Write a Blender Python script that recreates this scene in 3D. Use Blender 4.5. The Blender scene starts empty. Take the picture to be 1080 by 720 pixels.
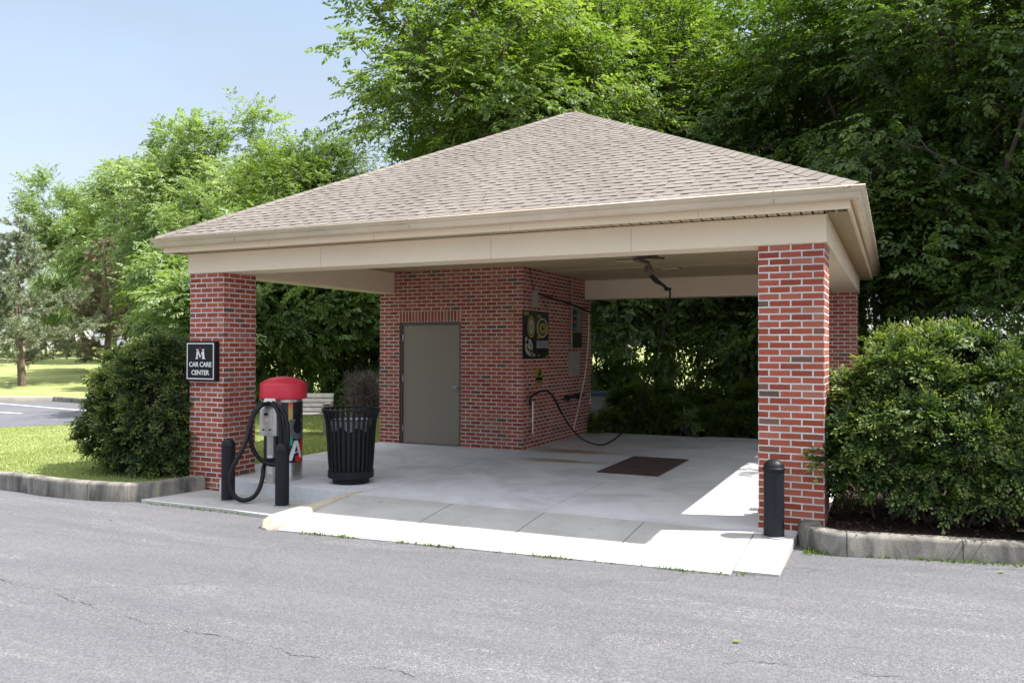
import bpy, math, random
import numpy as np
from mathutils import Vector, Matrix

random.seed(7)
scene = bpy.context.scene
COL = scene.collection
PI = math.pi
R = math.radians

# ------------------------------------------------------------------ camera
F_PX, YAW, PITCH, ROLL = 860.211, 0.43861, 0.00834, 0.00229      # in pixels of a 1080 wide picture
CAM = Vector((0.6062, -8.3071, 1.759))
_c, _s = math.cos(YAW), math.sin(YAW)
_r = Vector((_c, _s, 0)); _f = Vector((-_s, _c, 0)); _u = Vector((0, 0, 1))
FW = _f * math.cos(PITCH) + _u * math.sin(PITCH); _u2 = _u * math.cos(PITCH) - _f * math.sin(PITCH)
RT = _r * math.cos(ROLL) + _u2 * math.sin(ROLL); UP = _u2 * math.cos(ROLL) - _r * math.sin(ROLL)

def at(px, py, d):
    """point seen at (px,py) of the photo, d metres deep"""
    return CAM + (FW + RT * ((px - 540) / F_PX) + UP * ((360 - py) / F_PX)) * d

def at_z(px, py, z):
    v = FW + RT * ((px - 540) / F_PX) + UP * ((360 - py) / F_PX)
    return CAM + v * ((z - CAM.z) / v.z)

def ground_at(px, d):
    p = at(px, 360, d); return (p.x, p.y)

cd = bpy.data.cameras.new('camera'); cam = bpy.data.objects.new('camera', cd); COL.objects.link(cam)
cd.sensor_width = 36; cd.lens = F_PX / 1080 * 36; cd.clip_end = 2000; cd.clip_start = 0.05
M = Matrix.Identity(4)
for i in range(3):
    M[i][0], M[i][1], M[i][2], M[i][3] = RT[i], UP[i], -FW[i], CAM[i]
cam.matrix_world = M
scene.camera = cam

# ------------------------------------------------------------------ light
SUN_AZ = math.atan2(.17, .567)           # direction to the sun, measured from +X towards +Y
SUN_EL = math.atan(1 / math.hypot(.567, .17))
w = bpy.data.worlds.new('World'); scene.world = w; w.use_nodes = True
nt = w.node_tree; bg = nt.nodes['Background']
sky = nt.nodes.new('ShaderNodeTexSky'); sky.sky_type = 'NISHITA'; sky.sun_disc = False
sky.sun_elevation = SUN_EL; sky.sun_rotation = PI / 2 - SUN_AZ
sky.air_density = 1.3; sky.dust_density = 2.2; sky.ozone_density = 1.6
tc = nt.nodes.new('ShaderNodeTexCoord'); mp = nt.nodes.new('ShaderNodeMapping'); mp.inputs['Scale'].default_value = (1.1, 1.1, 3.2)
nz = nt.nodes.new('ShaderNodeTexNoise'); nz.inputs['Scale'].default_value = 2.3; nz.inputs['Detail'].default_value = 5; nz.inputs['Roughness'].default_value = .55
cr = nt.nodes.new('ShaderNodeValToRGB'); cr.color_ramp.elements[0].position = .40; cr.color_ramp.elements[0].color = (.74, .74, .74, 1)
cr.color_ramp.elements[1].position = .70; cr.color_ramp.elements[1].color = (.92, .92, .92, 1)
mx = nt.nodes.new('ShaderNodeMixRGB'); mx.inputs[2].default_value = (3.0, 3.05, 3.35, 1)
sz = nt.nodes.new('ShaderNodeSeparateXYZ'); nt.links.new(tc.outputs['Generated'], sz.inputs[0])
el = nt.nodes.new('ShaderNodeMapRange'); el.inputs['From Min'].default_value = .42; el.inputs['From Max'].default_value = .8; nt.links.new(sz.outputs['Z'], el.inputs[0])
hz = nt.nodes.new('ShaderNodeValToRGB'); hz.color_ramp.elements[0].position = 0; hz.color_ramp.elements[0].color = (.72, .73, .80, 1); hz.color_ramp.elements[1].position = .42; hz.color_ramp.elements[1].color = (.44, .58, .75, 1)
nt.links.new(sz.outputs['Z'], hz.inputs[0]); hs = nt.nodes.new('ShaderNodeVectorMath'); hs.operation = 'SCALE'; hs.inputs['Scale'].default_value = 3.25; nt.links.new(hz.outputs[0], hs.inputs[0])
cm = nt.nodes.new('ShaderNodeMixRGB'); cm.inputs[2].default_value = (6.5, 6.4, 6.4, 1); nt.links.new(el.outputs[0], cm.inputs[0]); nt.links.new(hs.outputs[0], cm.inputs[1]); nt.links.new(cm.outputs[0], mx.inputs[2])  # bright white overhead, above the view, added to lift the ambient light
nt.links.new(tc.outputs['Generated'], mp.inputs[0]); nt.links.new(mp.outputs[0], nz.inputs[0]); nt.links.new(nz.outputs[0], cr.inputs[0])
nt.links.new(cr.outputs[0], mx.inputs[0]); nt.links.new(sky.outputs[0], mx.inputs[1]); nt.links.new(mx.outputs[0], bg.inputs[0])
bg.inputs[1].default_value = 0.15
sd = bpy.data.lights.new('sun', 'SUN'); so = bpy.data.objects.new('sun', sd); COL.objects.link(so)
sd.energy = 4.0; sd.angle = R(.5); sd.color = (1, .955, .89)
tosun = Vector((math.cos(SUN_AZ) * math.cos(SUN_EL), math.sin(SUN_AZ) * math.cos(SUN_EL), math.sin(SUN_EL)))
so.rotation_euler = tosun.to_track_quat('Z', 'Y').to_euler(); so.location = (20, 0, 30)
scene.view_settings.view_transform = 'Standard'; scene.view_settings.look = 'None'
scene.view_settings.gamma = 1; scene.view_settings.exposure = 1.22
scene.render.engine = 'CYCLES'
scene.cycles.max_bounces = 6; scene.cycles.diffuse_bounces = 4; scene.cycles.transmission_bounces = 4; scene.cycles.glossy_bounces = 3
scene.cycles.use_denoising = True

# ------------------------------------------------------------------ materials
def newmat(name):
    m = bpy.data.materials.new(name); m.use_nodes = True
    return m, m.node_tree, m.node_tree.nodes['Principled BSDF']

def N(nt, kind, **kw):
    n = nt.nodes.new(kind)
    for k, v in kw.items():
        if k in n.inputs: n.inputs[k].default_value = v
        else: setattr(n, k, v)
    return n

def plain(name, col, rough=.6, metal=0, var=.12, scale=6, bump=.0, bscale=60, dirt=None, spec=.5):
    """principled with two-scale value variation and a fine bump"""
    m, nt, b = newmat(name)
    b.inputs['Roughness'].default_value = rough; b.inputs['Metallic'].default_value = metal
    b.inputs['Specular IOR Level'].default_value = spec
    t = N(nt, 'ShaderNodeTexCoord')
    n1 = N(nt, 'ShaderNodeTexNoise', Scale=scale, Detail=6.0, Roughness=.65)
    nt.links.new(t.outputs['Object'], n1.inputs[0])
    r = N(nt, 'ShaderNodeValToRGB')
    a = [max(0, c * (1 - var)) for c in col]; z = [min(1, c * (1 + var)) for c in col]
    if dirt: a = dirt
    r.color_ramp.elements[0].position = .3; r.color_ramp.elements[0].color = (*a, 1)
    r.color_ramp.elements[1].position = .7 if not dirt else .55; r.color_ramp.elements[1].color = (*z, 1)
    nt.links.new(n1.outputs[0], r.inputs[0]); nt.links.new(r.outputs[0], b.inputs['Base Color'])
    if bump:
        n2 = N(nt, 'ShaderNodeTexNoise', Scale=bscale, Detail=4.0)
        bp = N(nt, 'ShaderNodeBump', Strength=bump, Distance=.01)
        nt.links.new(t.outputs['Object'], n2.inputs[0]); nt.links.new(n2.outputs[0], bp.inputs['Height']); nt.links.new(bp.outputs[0], b.inputs['Normal'])
    return m

def brick_mat(name, soldier=False, dark=.05):
    m, nt, b = newmat(name)
    b.inputs['Roughness'].default_value = .85; b.inputs['Specular IOR Level'].default_value = .25
    t = N(nt, 'ShaderNodeUVMap')
    mpn = N(nt, 'ShaderNodeMapping')
    if soldier: mpn.inputs['Rotation'].default_value = (0, 0, PI / 2)
    nt.links.new(t.outputs[0], mpn.inputs[0])
    # slight edge wobble
    wn = N(nt, 'ShaderNodeTexNoise', Scale=22.0, Detail=2.0)
    nt.links.new(mpn.outputs[0], wn.inputs[0])
    ws = N(nt, 'ShaderNodeVectorMath', operation='SUBTRACT'); ws.inputs[1].default_value = (.5, .5, .5)
    wm = N(nt, 'ShaderNodeVectorMath', operation='SCALE'); wm.inputs['Scale'].default_value = .006
    wa = N(nt, 'ShaderNodeVectorMath', operation='ADD')
    nt.links.new(wn.outputs['Color'], ws.inputs[0]); nt.links.new(ws.outputs[0], wm.inputs[0]); nt.links.new(mpn.outputs[0], wa.inputs[0]); nt.links.new(wm.outputs[0], wa.inputs[1])
    br = N(nt, 'ShaderNodeTexBrick')
    br.inputs['Scale'].default_value = 1; br.inputs['Brick Width'].default_value = .2033; br.inputs['Row Height'].default_value = .0677
    br.inputs['Mortar Size'].default_value = .0090; br.inputs['Mortar Smooth'].default_value = .25; br.inputs['Bias'].default_value = 0
    br.inputs['Color1'].default_value = (0, 0, 0, 1); br.inputs['Color2'].default_value = (1, 1, 1, 1); br.inputs['Mortar'].default_value = (.5, .5, .5, 1)
    br.offset = 0 if soldier else .5
    nt.links.new(wa.outputs[0], br.inputs[0])
    cr = N(nt, 'ShaderNodeValToRGB'); e = cr.color_ramp; e.interpolation = 'LINEAR'
    stops = [(0, (.115, .075, .062)), (dark, (.19, .105, .08)), (dark + .012, (.26, .056, .034)), (.35, (.325, .074, .044)), (.6, (.37, .090, .054)), (.85, (.40, .115, .070)), (1, (.37, .15, .10))]
    e.elements[0].position = 0; e.elements[0].color = (*stops[0][1], 1); e.elements[1].position = 1; e.elements[1].color = (*stops[-1][1], 1)
    for p, c in stops[1:-1]:
        k = e.elements.new(p); k.color = (*c, 1)
    nt.links.new(br.outputs['Color'], cr.inputs[0])
    n2 = N(nt, 'ShaderNodeTexNoise', Scale=45.0, Detail=5.0, Roughness=.7); nt.links.new(mpn.outputs[0], n2.inputs[0])
    m1 = N(nt, 'ShaderNodeMixRGB', blend_type='OVERLAY'); m1.inputs[0].default_value = .45
    nt.links.new(cr.outputs[0], m1.inputs[1]); nt.links.new(n2.outputs[0], m1.inputs[2])
    n3 = N(nt, 'ShaderNodeTexNoise', Scale=3.0, Detail=4.0); nt.links.new(mpn.outputs[0], n3.inputs[0])
    rm = N(nt, 'ShaderNodeValToRGB'); rm.color_ramp.elements[0].position = .3; rm.color_ramp.elements[0].color = (.46, .44, .42, 1); rm.color_ramp.elements[1].position = .7; rm.color_ramp.elements[1].color = (.70, .68, .65, 1)
    nt.links.new(n3.outputs[0], rm.inputs[0])
    mm = N(nt, 'ShaderNodeMixRGB'); nt.links.new(br.outputs['Fac'], mm.inputs[0]); nt.links.new(m1.outputs[0], mm.inputs[1]); nt.links.new(rm.outputs[0], mm.inputs[2])
    nt.links.new(mm.outputs[0], b.inputs['Base Color'])
    iv = N(nt, 'ShaderNodeMath', operation='SUBTRACT'); iv.inputs[0].default_value = 1.0; nt.links.new(br.outputs['Fac'], iv.inputs[1])
    ad = N(nt, 'ShaderNodeMath', operation='MULTIPLY_ADD'); ad.inputs[1].default_value = .25
    nt.links.new(n2.outputs[0], ad.inputs[0]); nt.links.new(iv.outputs[0], ad.inputs[2])
    bp = N(nt, 'ShaderNodeBump', Strength=.8, Distance=.006); nt.links.new(ad.outputs[0], bp.inputs['Height']); nt.links.new(bp.outputs[0], b.inputs['Normal'])
    return m

def concrete(name, base, stain, speck=.12, rough=.85, streaks=False, cover=.45):
    m, nt, b = newmat(name)
    b.inputs['Roughness'].default_value = rough; b.inputs['Specular IOR Level'].default_value = .3
    t = N(nt, 'ShaderNodeTexCoord'); src = t.outputs['Object']
    if streaks:
        mpn = N(nt, 'ShaderNodeMapping'); mpn.inputs['Scale'].default_value = (1.0, 1.0, .3); nt.links.new(src, mpn.inputs[0]); src = mpn.outputs[0]
    n1 = N(nt, 'ShaderNodeTexNoise', Scale=1.1 if not streaks else 5.0, Detail=8.0, Roughness=.62, Distortion=.6)
    nt.links.new(src, n1.inputs[0])
    r = N(nt, 'ShaderNodeValToRGB'); r.color_ramp.elements[0].position = cover - .17; r.color_ramp.elements[0].color = (*stain, 1); r.color_ramp.elements[1].position = cover + .13; r.color_ramp.elements[1].color = (*base, 1)
    nt.links.new(n1.outputs[0], r.inputs[0])
    n2 = N(nt, 'ShaderNodeTexNoise', Scale=120.0, Detail=3.0); nt.links.new(t.outputs['Object'], n2.inputs[0])
    r2 = N(nt, 'ShaderNodeMapRange'); r2.inputs['To Min'].default_value = 1 - speck; r2.inputs['To Max'].default_value = 1 + speck; r2.inputs['From Min'].default_value = .3; r2.inputs['From Max'].default_value = .7
    nt.links.new(n2.outputs[0], r2.inputs[0])
    n7 = N(nt, 'ShaderNodeTexNoise', Scale=4.5, Detail=9.0, Roughness=.7); nt.links.new(t.outputs['Object'], n7.inputs[0])
    r7 = N(nt, 'ShaderNodeValToRGB'); r7.color_ramp.elements[0].position = .60; r7.color_ramp.elements[0].color = (1, 1, 1, 1); r7.color_ramp.elements[1].position = .72; r7.color_ramp.elements[1].color = (.66, .64, .61, 1); nt.links.new(n7.outputs[0], r7.inputs[0])
    m7 = N(nt, 'ShaderNodeMixRGB', blend_type='MULTIPLY'); m7.inputs[0].default_value = 1; nt.links.new(r.outputs[0], m7.inputs[1]); nt.links.new(r7.outputs[0], m7.inputs[2]); r = m7
    mu = N(nt, 'ShaderNodeVectorMath', operation='SCALE'); nt.links.new(r.outputs[0], mu.inputs[0]); nt.links.new(r2.outputs[0], mu.inputs['Scale'])
    nt.links.new(mu.outputs[0], b.inputs['Base Color'])
    bp = N(nt, 'ShaderNodeBump', Strength=.35, Distance=.004); nt.links.new(n2.outputs[0], bp.inputs['Height']); nt.links.new(bp.outputs[0], b.inputs['Normal'])
    return m

def asphalt():
    m, nt, b = newmat('asphalt'); b.inputs['Roughness'].default_value = .8; b.inputs['Specular IOR Level'].default_value = .35
    t = N(nt, 'ShaderNodeTexCoord'); L = nt.links.new
    # aggregate speckle
    v = N(nt, 'ShaderNodeTexVoronoi', Scale=95.0); L(t.outputs['Object'], v.inputs[0])
    n0 = N(nt, 'ShaderNodeTexNoise', Scale=70.0, Detail=5.0, Roughness=.75); L(t.outputs['Object'], n0.inputs[0])
    bw = N(nt, 'ShaderNodeRGBToBW'); L(v.outputs['Color'], bw.inputs[0])
    sp = N(nt, 'ShaderNodeMapRange'); sp.inputs['From Min'].default_value = .2; sp.inputs['From Max'].default_value = .85; sp.inputs['To Min'].default_value = .78; sp.inputs['To Max'].default_value = 1.28; L(bw.outputs[0], sp.inputs[0])
    sp2 = N(nt, 'ShaderNodeMapRange'); sp2.inputs['From Min'].default_value = .3; sp2.inputs['From Max'].default_value = .7; sp2.inputs['To Min'].default_value = .85; sp2.inputs['To Max'].default_value = 1.15; L(n0.outputs[0], sp2.inputs[0])
    # broad tone, wheel tracks and worn streaks running mostly along the road
    mpn = N(nt, 'ShaderNodeMapping'); mpn.inputs['Rotation'].default_value = (0, 0, R(-8)); mpn.inputs['Scale'].default_value = (.28, 1.7, 1); L(t.outputs['Object'], mpn.inputs[0])
    n1 = N(nt, 'ShaderNodeTexNoise', Scale=1.2, Detail=7.0, Roughness=.6, Distortion=.4); L(mpn.outputs[0], n1.inputs[0])
    r1 = N(nt, 'ShaderNodeValToRGB'); e = r1.color_ramp
    e.elements[0].position = .3; e.elements[0].color = (.107, .108, .118, 1); e.elements[1].position = .72; e.elements[1].color = (.134, .134, .144, 1)
    k = e.elements.new(.52); k.color = (.119, .120, .130, 1)
    L(n1.outputs[0], r1.inputs[0])
    # pale scuffed grit, broken up
    n2 = N(nt, 'ShaderNodeTexNoise', Scale=2.1, Detail=9.0, Roughness=.72, Distortion=.2); L(mpn.outputs[0], n2.inputs[0])
    r2 = N(nt, 'ShaderNodeValToRGB'); r2.color_ramp.elements[0].position = .52; r2.color_ramp.elements[1].position = .64; L(n2.outputs[0], r2.inputs[0])
    gm = N(nt, 'ShaderNodeMath', operation='MULTIPLY'); L(r2.outputs[0], gm.inputs[0])
    n3 = N(nt, 'ShaderNodeTexNoise', Scale=38.0, Detail=4.0, Roughness=.8); L(t.outputs['Object'], n3.inputs[0])
    r3 = N(nt, 'ShaderNodeValToRGB'); r3.color_ramp.elements[0].position = .5; r3.color_ramp.elements[1].position = .64; L(n3.outputs[0], r3.inputs[0]); L(r3.outputs[0], gm.inputs[1])
    mg = N(nt, 'ShaderNodeMixRGB'); mg.inputs[2].default_value = (.25, .248, .255, 1); L(gm.outputs[0], mg.inputs[0]); L(r1.outputs[0], mg.inputs[1])
    # long cracks
    cm = N(nt, 'ShaderNodeMapping'); cm.inputs['Scale'].default_value = (.16, .55, 1); cm.inputs['Rotation'].default_value = (0, 0, R(14)); cm.inputs['Location'].default_value = (.3, .17, 0); L(t.outputs['Object'], cm.inputs[0])
    cn = N(nt, 'ShaderNodeTexNoise', Scale=3.0, Detail=5.0); L(cm.outputs[0], cn.inputs[0])
    cmix = N(nt, 'ShaderNodeMixRGB'); cmix.inputs[0].default_value = .12; L(cm.outputs[0], cmix.inputs[1]); L(cn.outputs['Color'], cmix.inputs[2])
    cv = N(nt, 'ShaderNodeTexVoronoi', Scale=1.35, feature='DISTANCE_TO_EDGE'); L(cmix.outputs[0], cv.inputs[0])
    cr_ = N(nt, 'ShaderNodeValToRGB'); cr_.color_ramp.elements[0].position = .0; cr_.color_ramp.elements[0].color = (.5, .5, .5, 1); cr_.color_ramp.elements[1].position = .009; cr_.color_ramp.elements[1].color = (0, 0, 0, 1); L(cv.outputs['Distance'], cr_.inputs[0])
    cb = N(nt, 'ShaderNodeMath', operation='MULTIPLY'); L(cr_.outputs[0], cb.inputs[0]); L(n2.outputs[0], cb.inputs[1])
    mc = N(nt, 'ShaderNodeMixRGB'); mc.inputs[2].default_value = (.06, .055, .05, 1); L(cb.outputs[0], mc.inputs[0]); L(mg.outputs[0], mc.inputs[1])
    s1 = N(nt, 'ShaderNodeVectorMath', operation='SCALE'); L(mc.outputs[0], s1.inputs[0]); L(sp.outputs[0], s1.inputs['Scale'])
    s2 = N(nt, 'ShaderNodeVectorMath', operation='SCALE'); L(s1.outputs[0], s2.inputs[0]); L(sp2.outputs[0], s2.inputs['Scale'])
    L(s2.outputs[0], b.inputs['Base Color'])
    bp = N(nt, 'ShaderNodeBump', Strength=.5, Distance=.004); L(bw.outputs[0], bp.inputs['Height']); L(bp.outputs[0], b.inputs['Normal'])
    return m

def leafmat(name, dark, mid, light, trans=.45, gloss=.06, rough=.5):
    m = bpy.data.materials.new(name); m.use_nodes = True; nt = m.node_tree
    nt.nodes.remove(nt.nodes['Principled BSDF']); out = nt.nodes['Material Output']; L = nt.links.new
    a = N(nt, 'ShaderNodeAttribute', attribute_name='tone')
    r = N(nt, 'ShaderNodeValToRGB'); e = r.color_ramp
    e.elements[0].position = 0; e.elements[0].color = (*dark, 1); e.elements[1].position = 1; e.elements[1].color = (*light, 1)
    k = e.elements.new(.5); k.color = (*mid, 1); L(a.outputs['Fac'], r.inputs[0])
    d = N(nt, 'ShaderNodeBsdfDiffuse'); L(r.outputs[0], d.inputs[0])
    tc = N(nt, 'ShaderNodeMixRGB', blend_type='MULTIPLY'); tc.inputs[0].default_value = 1; tc.inputs[2].default_value = (1.2, 1.25, .55, 1); L(r.outputs[0], tc.inputs[1])
    t = N(nt, 'ShaderNodeBsdfTranslucent'); L(tc.outputs[0], t.inputs[0])
    g = N(nt, 'ShaderNodeBsdfGlossy'); g.inputs['Roughness'].default_value = rough; g.inputs[0].default_value = (.75, .8, .85, 1)
    m1 = N(nt, 'ShaderNodeMixShader'); m1.inputs[0].default_value = trans; L(d.outputs[0], m1.inputs[1]); L(t.outputs[0], m1.inputs[2])
    m2 = N(nt, 'ShaderNodeMixShader'); m2.inputs[0].default_value = gloss; L(m1.outputs[0], m2.inputs[1]); L(g.outputs[0], m2.inputs[2])
    L(m2.outputs[0], out.inputs[0])
    return m

MT = {}
MT['brick'] = brick_mat('red_brick')
MT['soldier'] = brick_mat('soldier_brick', True, .02)
MT['cream'] = plain('cream_cladding', (.80, .665, .485), .55, var=.035, scale=1.6, bump=.05)
MT['cream_seam'] = plain('seam', (.36, .30, .24), .7)
MT['soffit'] = plain('tan_soffit', (.50, .385, .235), .6, var=.06, scale=2)
MT['groove'] = plain('soffit_groove', (.05, .04, .03), .9)
MT['gutter'] = plain('gutter_metal', (.76, .645, .49), .4, var=.05, scale=1.2, dirt=(.68, .565, .42))
MT['shingle'] = None
MT['slab'] = concrete('slab_concrete', (.645, .655, .675), (.43, .435, .45), .08, cover=.44)
MT['apron'] = concrete('apron_concrete', (.47, .465, .45), (.36, .355, .34), .14, cover=.44)
MT['kerb'] = concrete('kerb_concrete', (.29, .272, .235), (.085, .081, .074), .25, streaks=True, cover=.52)
MT['kerb_pale'] = concrete('kerb_pale_concrete', (.50, .45, .36), (.36, .32, .26), .15)
MT['asphalt'] = asphalt()
MT['lot'] = plain('lot_asphalt', (.115, .118, .135), .85, var=.18, scale=1.2, bump=.3, bscale=90)
MT['white_paint'] = plain('white_line', (.62, .62, .62), .7, var=.15, scale=9)
MT['joint'] = plain('joint_dirt', (.055, .048, .04), .95, var=.4, scale=14)
MT['weldrust'] = plain('rust_stain', (.40, .20, .07), .9, var=.25, scale=8)
MT['door'] = plain('door_paint', (.26, .225, .18), .5, var=.03, scale=1.2, spec=.4)
MT['door_frame'] = plain('door_frame_paint', (.085, .08, .07), .5)
MT['steel'] = plain('stainless', (.58, .57, .54), .32, .9, var=.12, scale=5)
MT['grey_box'] = plain('grey_box', (.33, .30, .26), .55, var=.06)
MT['black'] = plain('black_powder_coat', (.007, .0075, .010), .5, var=.3, scale=25, spec=.3)
MT['black_tex'] = plain('black_textured', (.010, .011, .015), .55, var=.4, scale=60, bump=.3, bscale=220, spec=.3)
MT['rubber'] = plain('black_rubber', (.008, .008, .010), .5, var=.3, scale=40, spec=.3)
MT['red_cap'] = plain('red_plastic', (.62, .028, .055), .42, var=.10, scale=3)
MT['white'] = plain('white_mark', (.8, .8, .8), .6, var=.03)
MT['red'] = plain('red_mark', (.6, .03, .03), .6, var=.03)
MT['navy'] = plain('poster_dark', (.012, .014, .02), .35, var=.3)
MT['yellow'] = plain('yellow_mark', (.30, .24, .04), .5, var=.05)
MT['pale'] = plain('pale_mark', (.42, .42, .34), .5, var=.15, scale=20)
MT['blue'] = plain('blue_mark', (.02, .12, .42), .5)
MT['teal'] = plain('teal_mark', (.02, .30, .30), .5)
MT['grey_mark'] = plain('grey_mark', (.25, .26, .28), .5)
MT['wood_grey'] = plain('weathered_wood', (.22, .21, .20), .8, var=.2, scale=12)
MT['mulch'] = plain('mulch', (.045, .026, .018), .95, var=.55, scale=30, bump=1.0, bscale=70)
MT['bark'] = plain('bark', (.105, .085, .068), .9, var=.4, scale=14, bump=.9, bscale=30)
MT['pine_bark'] = plain('pine_bark', (.16, .115, .085), .9, var=.35, scale=12, bump=.9, bscale=30)
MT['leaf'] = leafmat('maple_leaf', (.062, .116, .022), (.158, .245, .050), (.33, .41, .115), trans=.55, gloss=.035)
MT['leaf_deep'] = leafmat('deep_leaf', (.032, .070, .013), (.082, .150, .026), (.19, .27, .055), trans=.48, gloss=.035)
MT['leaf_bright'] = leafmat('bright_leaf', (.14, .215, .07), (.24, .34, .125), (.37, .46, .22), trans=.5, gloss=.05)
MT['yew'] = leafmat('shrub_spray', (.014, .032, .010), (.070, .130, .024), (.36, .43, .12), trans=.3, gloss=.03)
MT['yew_shaded'] = leafmat('shaded_shrub_spray', (.010, .022, .008), (.045, .080, .018), (.26, .32, .085), trans=.25, gloss=.03)  # same spray darkened: shade away from the sun put into the colour
MT['needle'] = leafmat('pine_needle', (.16, .21, .12), (.27, .32, .19), (.42, .46, .30), trans=.15, gloss=.08)
MT['needle_brown'] = leafmat('pine_needle_brown', (.22, .15, .075), (.25, .24, .13), (.38, .33, .19), trans=.15, gloss=.08)
MT['grass'] = leafmat('grass_blade', (.20, .27, .075), (.32, .39, .13), (.46, .48, .22), trans=.4, gloss=.04)
MT['weed'] = leafmat('weed_leaf', (.07, .12, .02), (.12, .19, .03), (.25, .28, .06), trans=.3, gloss=.05)
MT['chip'] = leafmat('bark_chip', (.02, .012, .008), (.06, .034, .022), (.17, .10, .06), trans=.0, gloss=.03)
MT['window'] = plain('window_glass', (.03, .04, .05), .1)
MT['house'] = plain('white_siding', (.62, .61, .60), .7, var=.05)
MT['house_roof'] = plain('house_roof', (.16, .15, .15), .9)
MT['cabinet'] = plain('cabinet_paint', (.55, .64, .75), .45, var=.15, scale=5)

def lawn_mat():
    m, nt, b = newmat('lawn'); b.inputs['Roughness'].default_value = .95; b.inputs['Specular IOR Level'].default_value = .1
    t = N(nt, 'ShaderNodeTexCoord'); L = nt.links.new
    n1 = N(nt, 'ShaderNodeTexNoise', Scale=.55, Detail=6.0, Roughness=.6); L(t.outputs['Object'], n1.inputs[0])
    r = N(nt, 'ShaderNodeValToRGB'); e = r.color_ramp; e.elements[0].position = .3; e.elements[0].color = (.230, .285, .095, 1); e.elements[1].position = .72; e.elements[1].color = (.350, .375, .165, 1)
    L(n1.outputs[0], r.inputs[0])
    n2 = N(nt, 'ShaderNodeTexNoise', Scale=14.0, Detail=6.0, Roughness=.8); L(t.outputs['Object'], n2.inputs[0])
    r2 = N(nt, 'ShaderNodeMapRange'); r2.inputs['From Min'].default_value = .3; r2.inputs['From Max'].default_value = .7; r2.inputs['To Min'].default_value = .72; r2.inputs['To Max'].default_value = 1.25; L(n2.outputs[0], r2.inputs[0])
    s = N(nt, 'ShaderNodeVectorMath', operation='SCALE'); L(r.outputs[0], s.inputs[0]); L(r2.outputs[0], s.inputs['Scale']); L(s.outputs[0], b.inputs['Base Color'])
    bp = N(nt, 'ShaderNodeBump', Strength=.9, Distance=.04); L(n2.outputs[0], bp.inputs['Height']); L(bp.outputs[0], b.inputs['Normal'])
    return m
MT['lawn'] = lawn_mat()
MT['earth'] = plain('earth', (.075, .062, .040), .95, var=.4, scale=3, bump=.8, bscale=12)

def shingle_mat(name, k):
    m, nt, b = newmat(name); b.inputs['Roughness'].default_value = .9; b.inputs['Specular IOR Level'].default_value = .2
    L = nt.links.new
    a = N(nt, 'ShaderNodeAttribute', attribute_name='tone')
    r = N(nt, 'ShaderNodeValToRGB'); e = r.color_ramp
    e.elements[0].position = 0; e.elements[0].color = (.130 * k, .112 * k, .099 * k, 1); e.elements[1].position = 1; e.elements[1].color = (.238 * k, .212 * k, .190 * k, 1)
    q = e.elements.new(.4); q.color = (.182 * k, .160 * k, .142 * k, 1); L(a.outputs['Fac'], r.inputs[0])
    t = N(nt, 'ShaderNodeTexCoord'); n = N(nt, 'ShaderNodeTexNoise', Scale=90.0, Detail=4.0, Roughness=.8); L(t.outputs['Object'], n.inputs[0])
    n5 = N(nt, 'ShaderNodeTexNoise', Scale=.8, Detail=4.0); L(t.outputs['Object'], n5.inputs[0])
    ad = N(nt, 'ShaderNodeMath', operation='MULTIPLY_ADD'); ad.inputs[1].default_value = .55; L(n5.outputs[0], ad.inputs[0]); L(n.outputs[0], ad.inputs[2])
    mr = N(nt, 'ShaderNodeMapRange'); mr.inputs['From Min'].default_value = .5; mr.inputs['From Max'].default_value = 1.05; mr.inputs['To Min'].default_value = .75; mr.inputs['To Max'].default_value = 1.25; L(ad.outputs[0], mr.inputs[0])
    s = N(nt, 'ShaderNodeVectorMath', operation='SCALE'); L(r.outputs[0], s.inputs[0]); L(mr.outputs[0], s.inputs['Scale']); L(s.outputs[0], b.inputs['Base Color'])
    bp = N(nt, 'ShaderNodeBump', Strength=.5, Distance=.004); L(n.outputs[0], bp.inputs['Height']); L(bp.outputs[0], b.inputs['Normal'])
    return m
MT['shingle'] = shingle_mat('shingles', 1.0)

# ------------------------------------------------------------------ builders
def tag(o, label=None, cat=None, group=None, kind=None):
    if label: o['label'] = label
    if cat: o['category'] = cat
    if group: o['group'] = group
    if kind: o['kind'] = kind
    return o

def empty(name, loc=(0, 0, 0), rz=0, label=None, cat=None, group=None):
    o = bpy.data.objects.new(name, None); COL.objects.link(o); o.location = loc; o.rotation_euler = (0, 0, rz)
    o.empty_display_size = .1
    return tag(o, label, cat, group)

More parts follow.
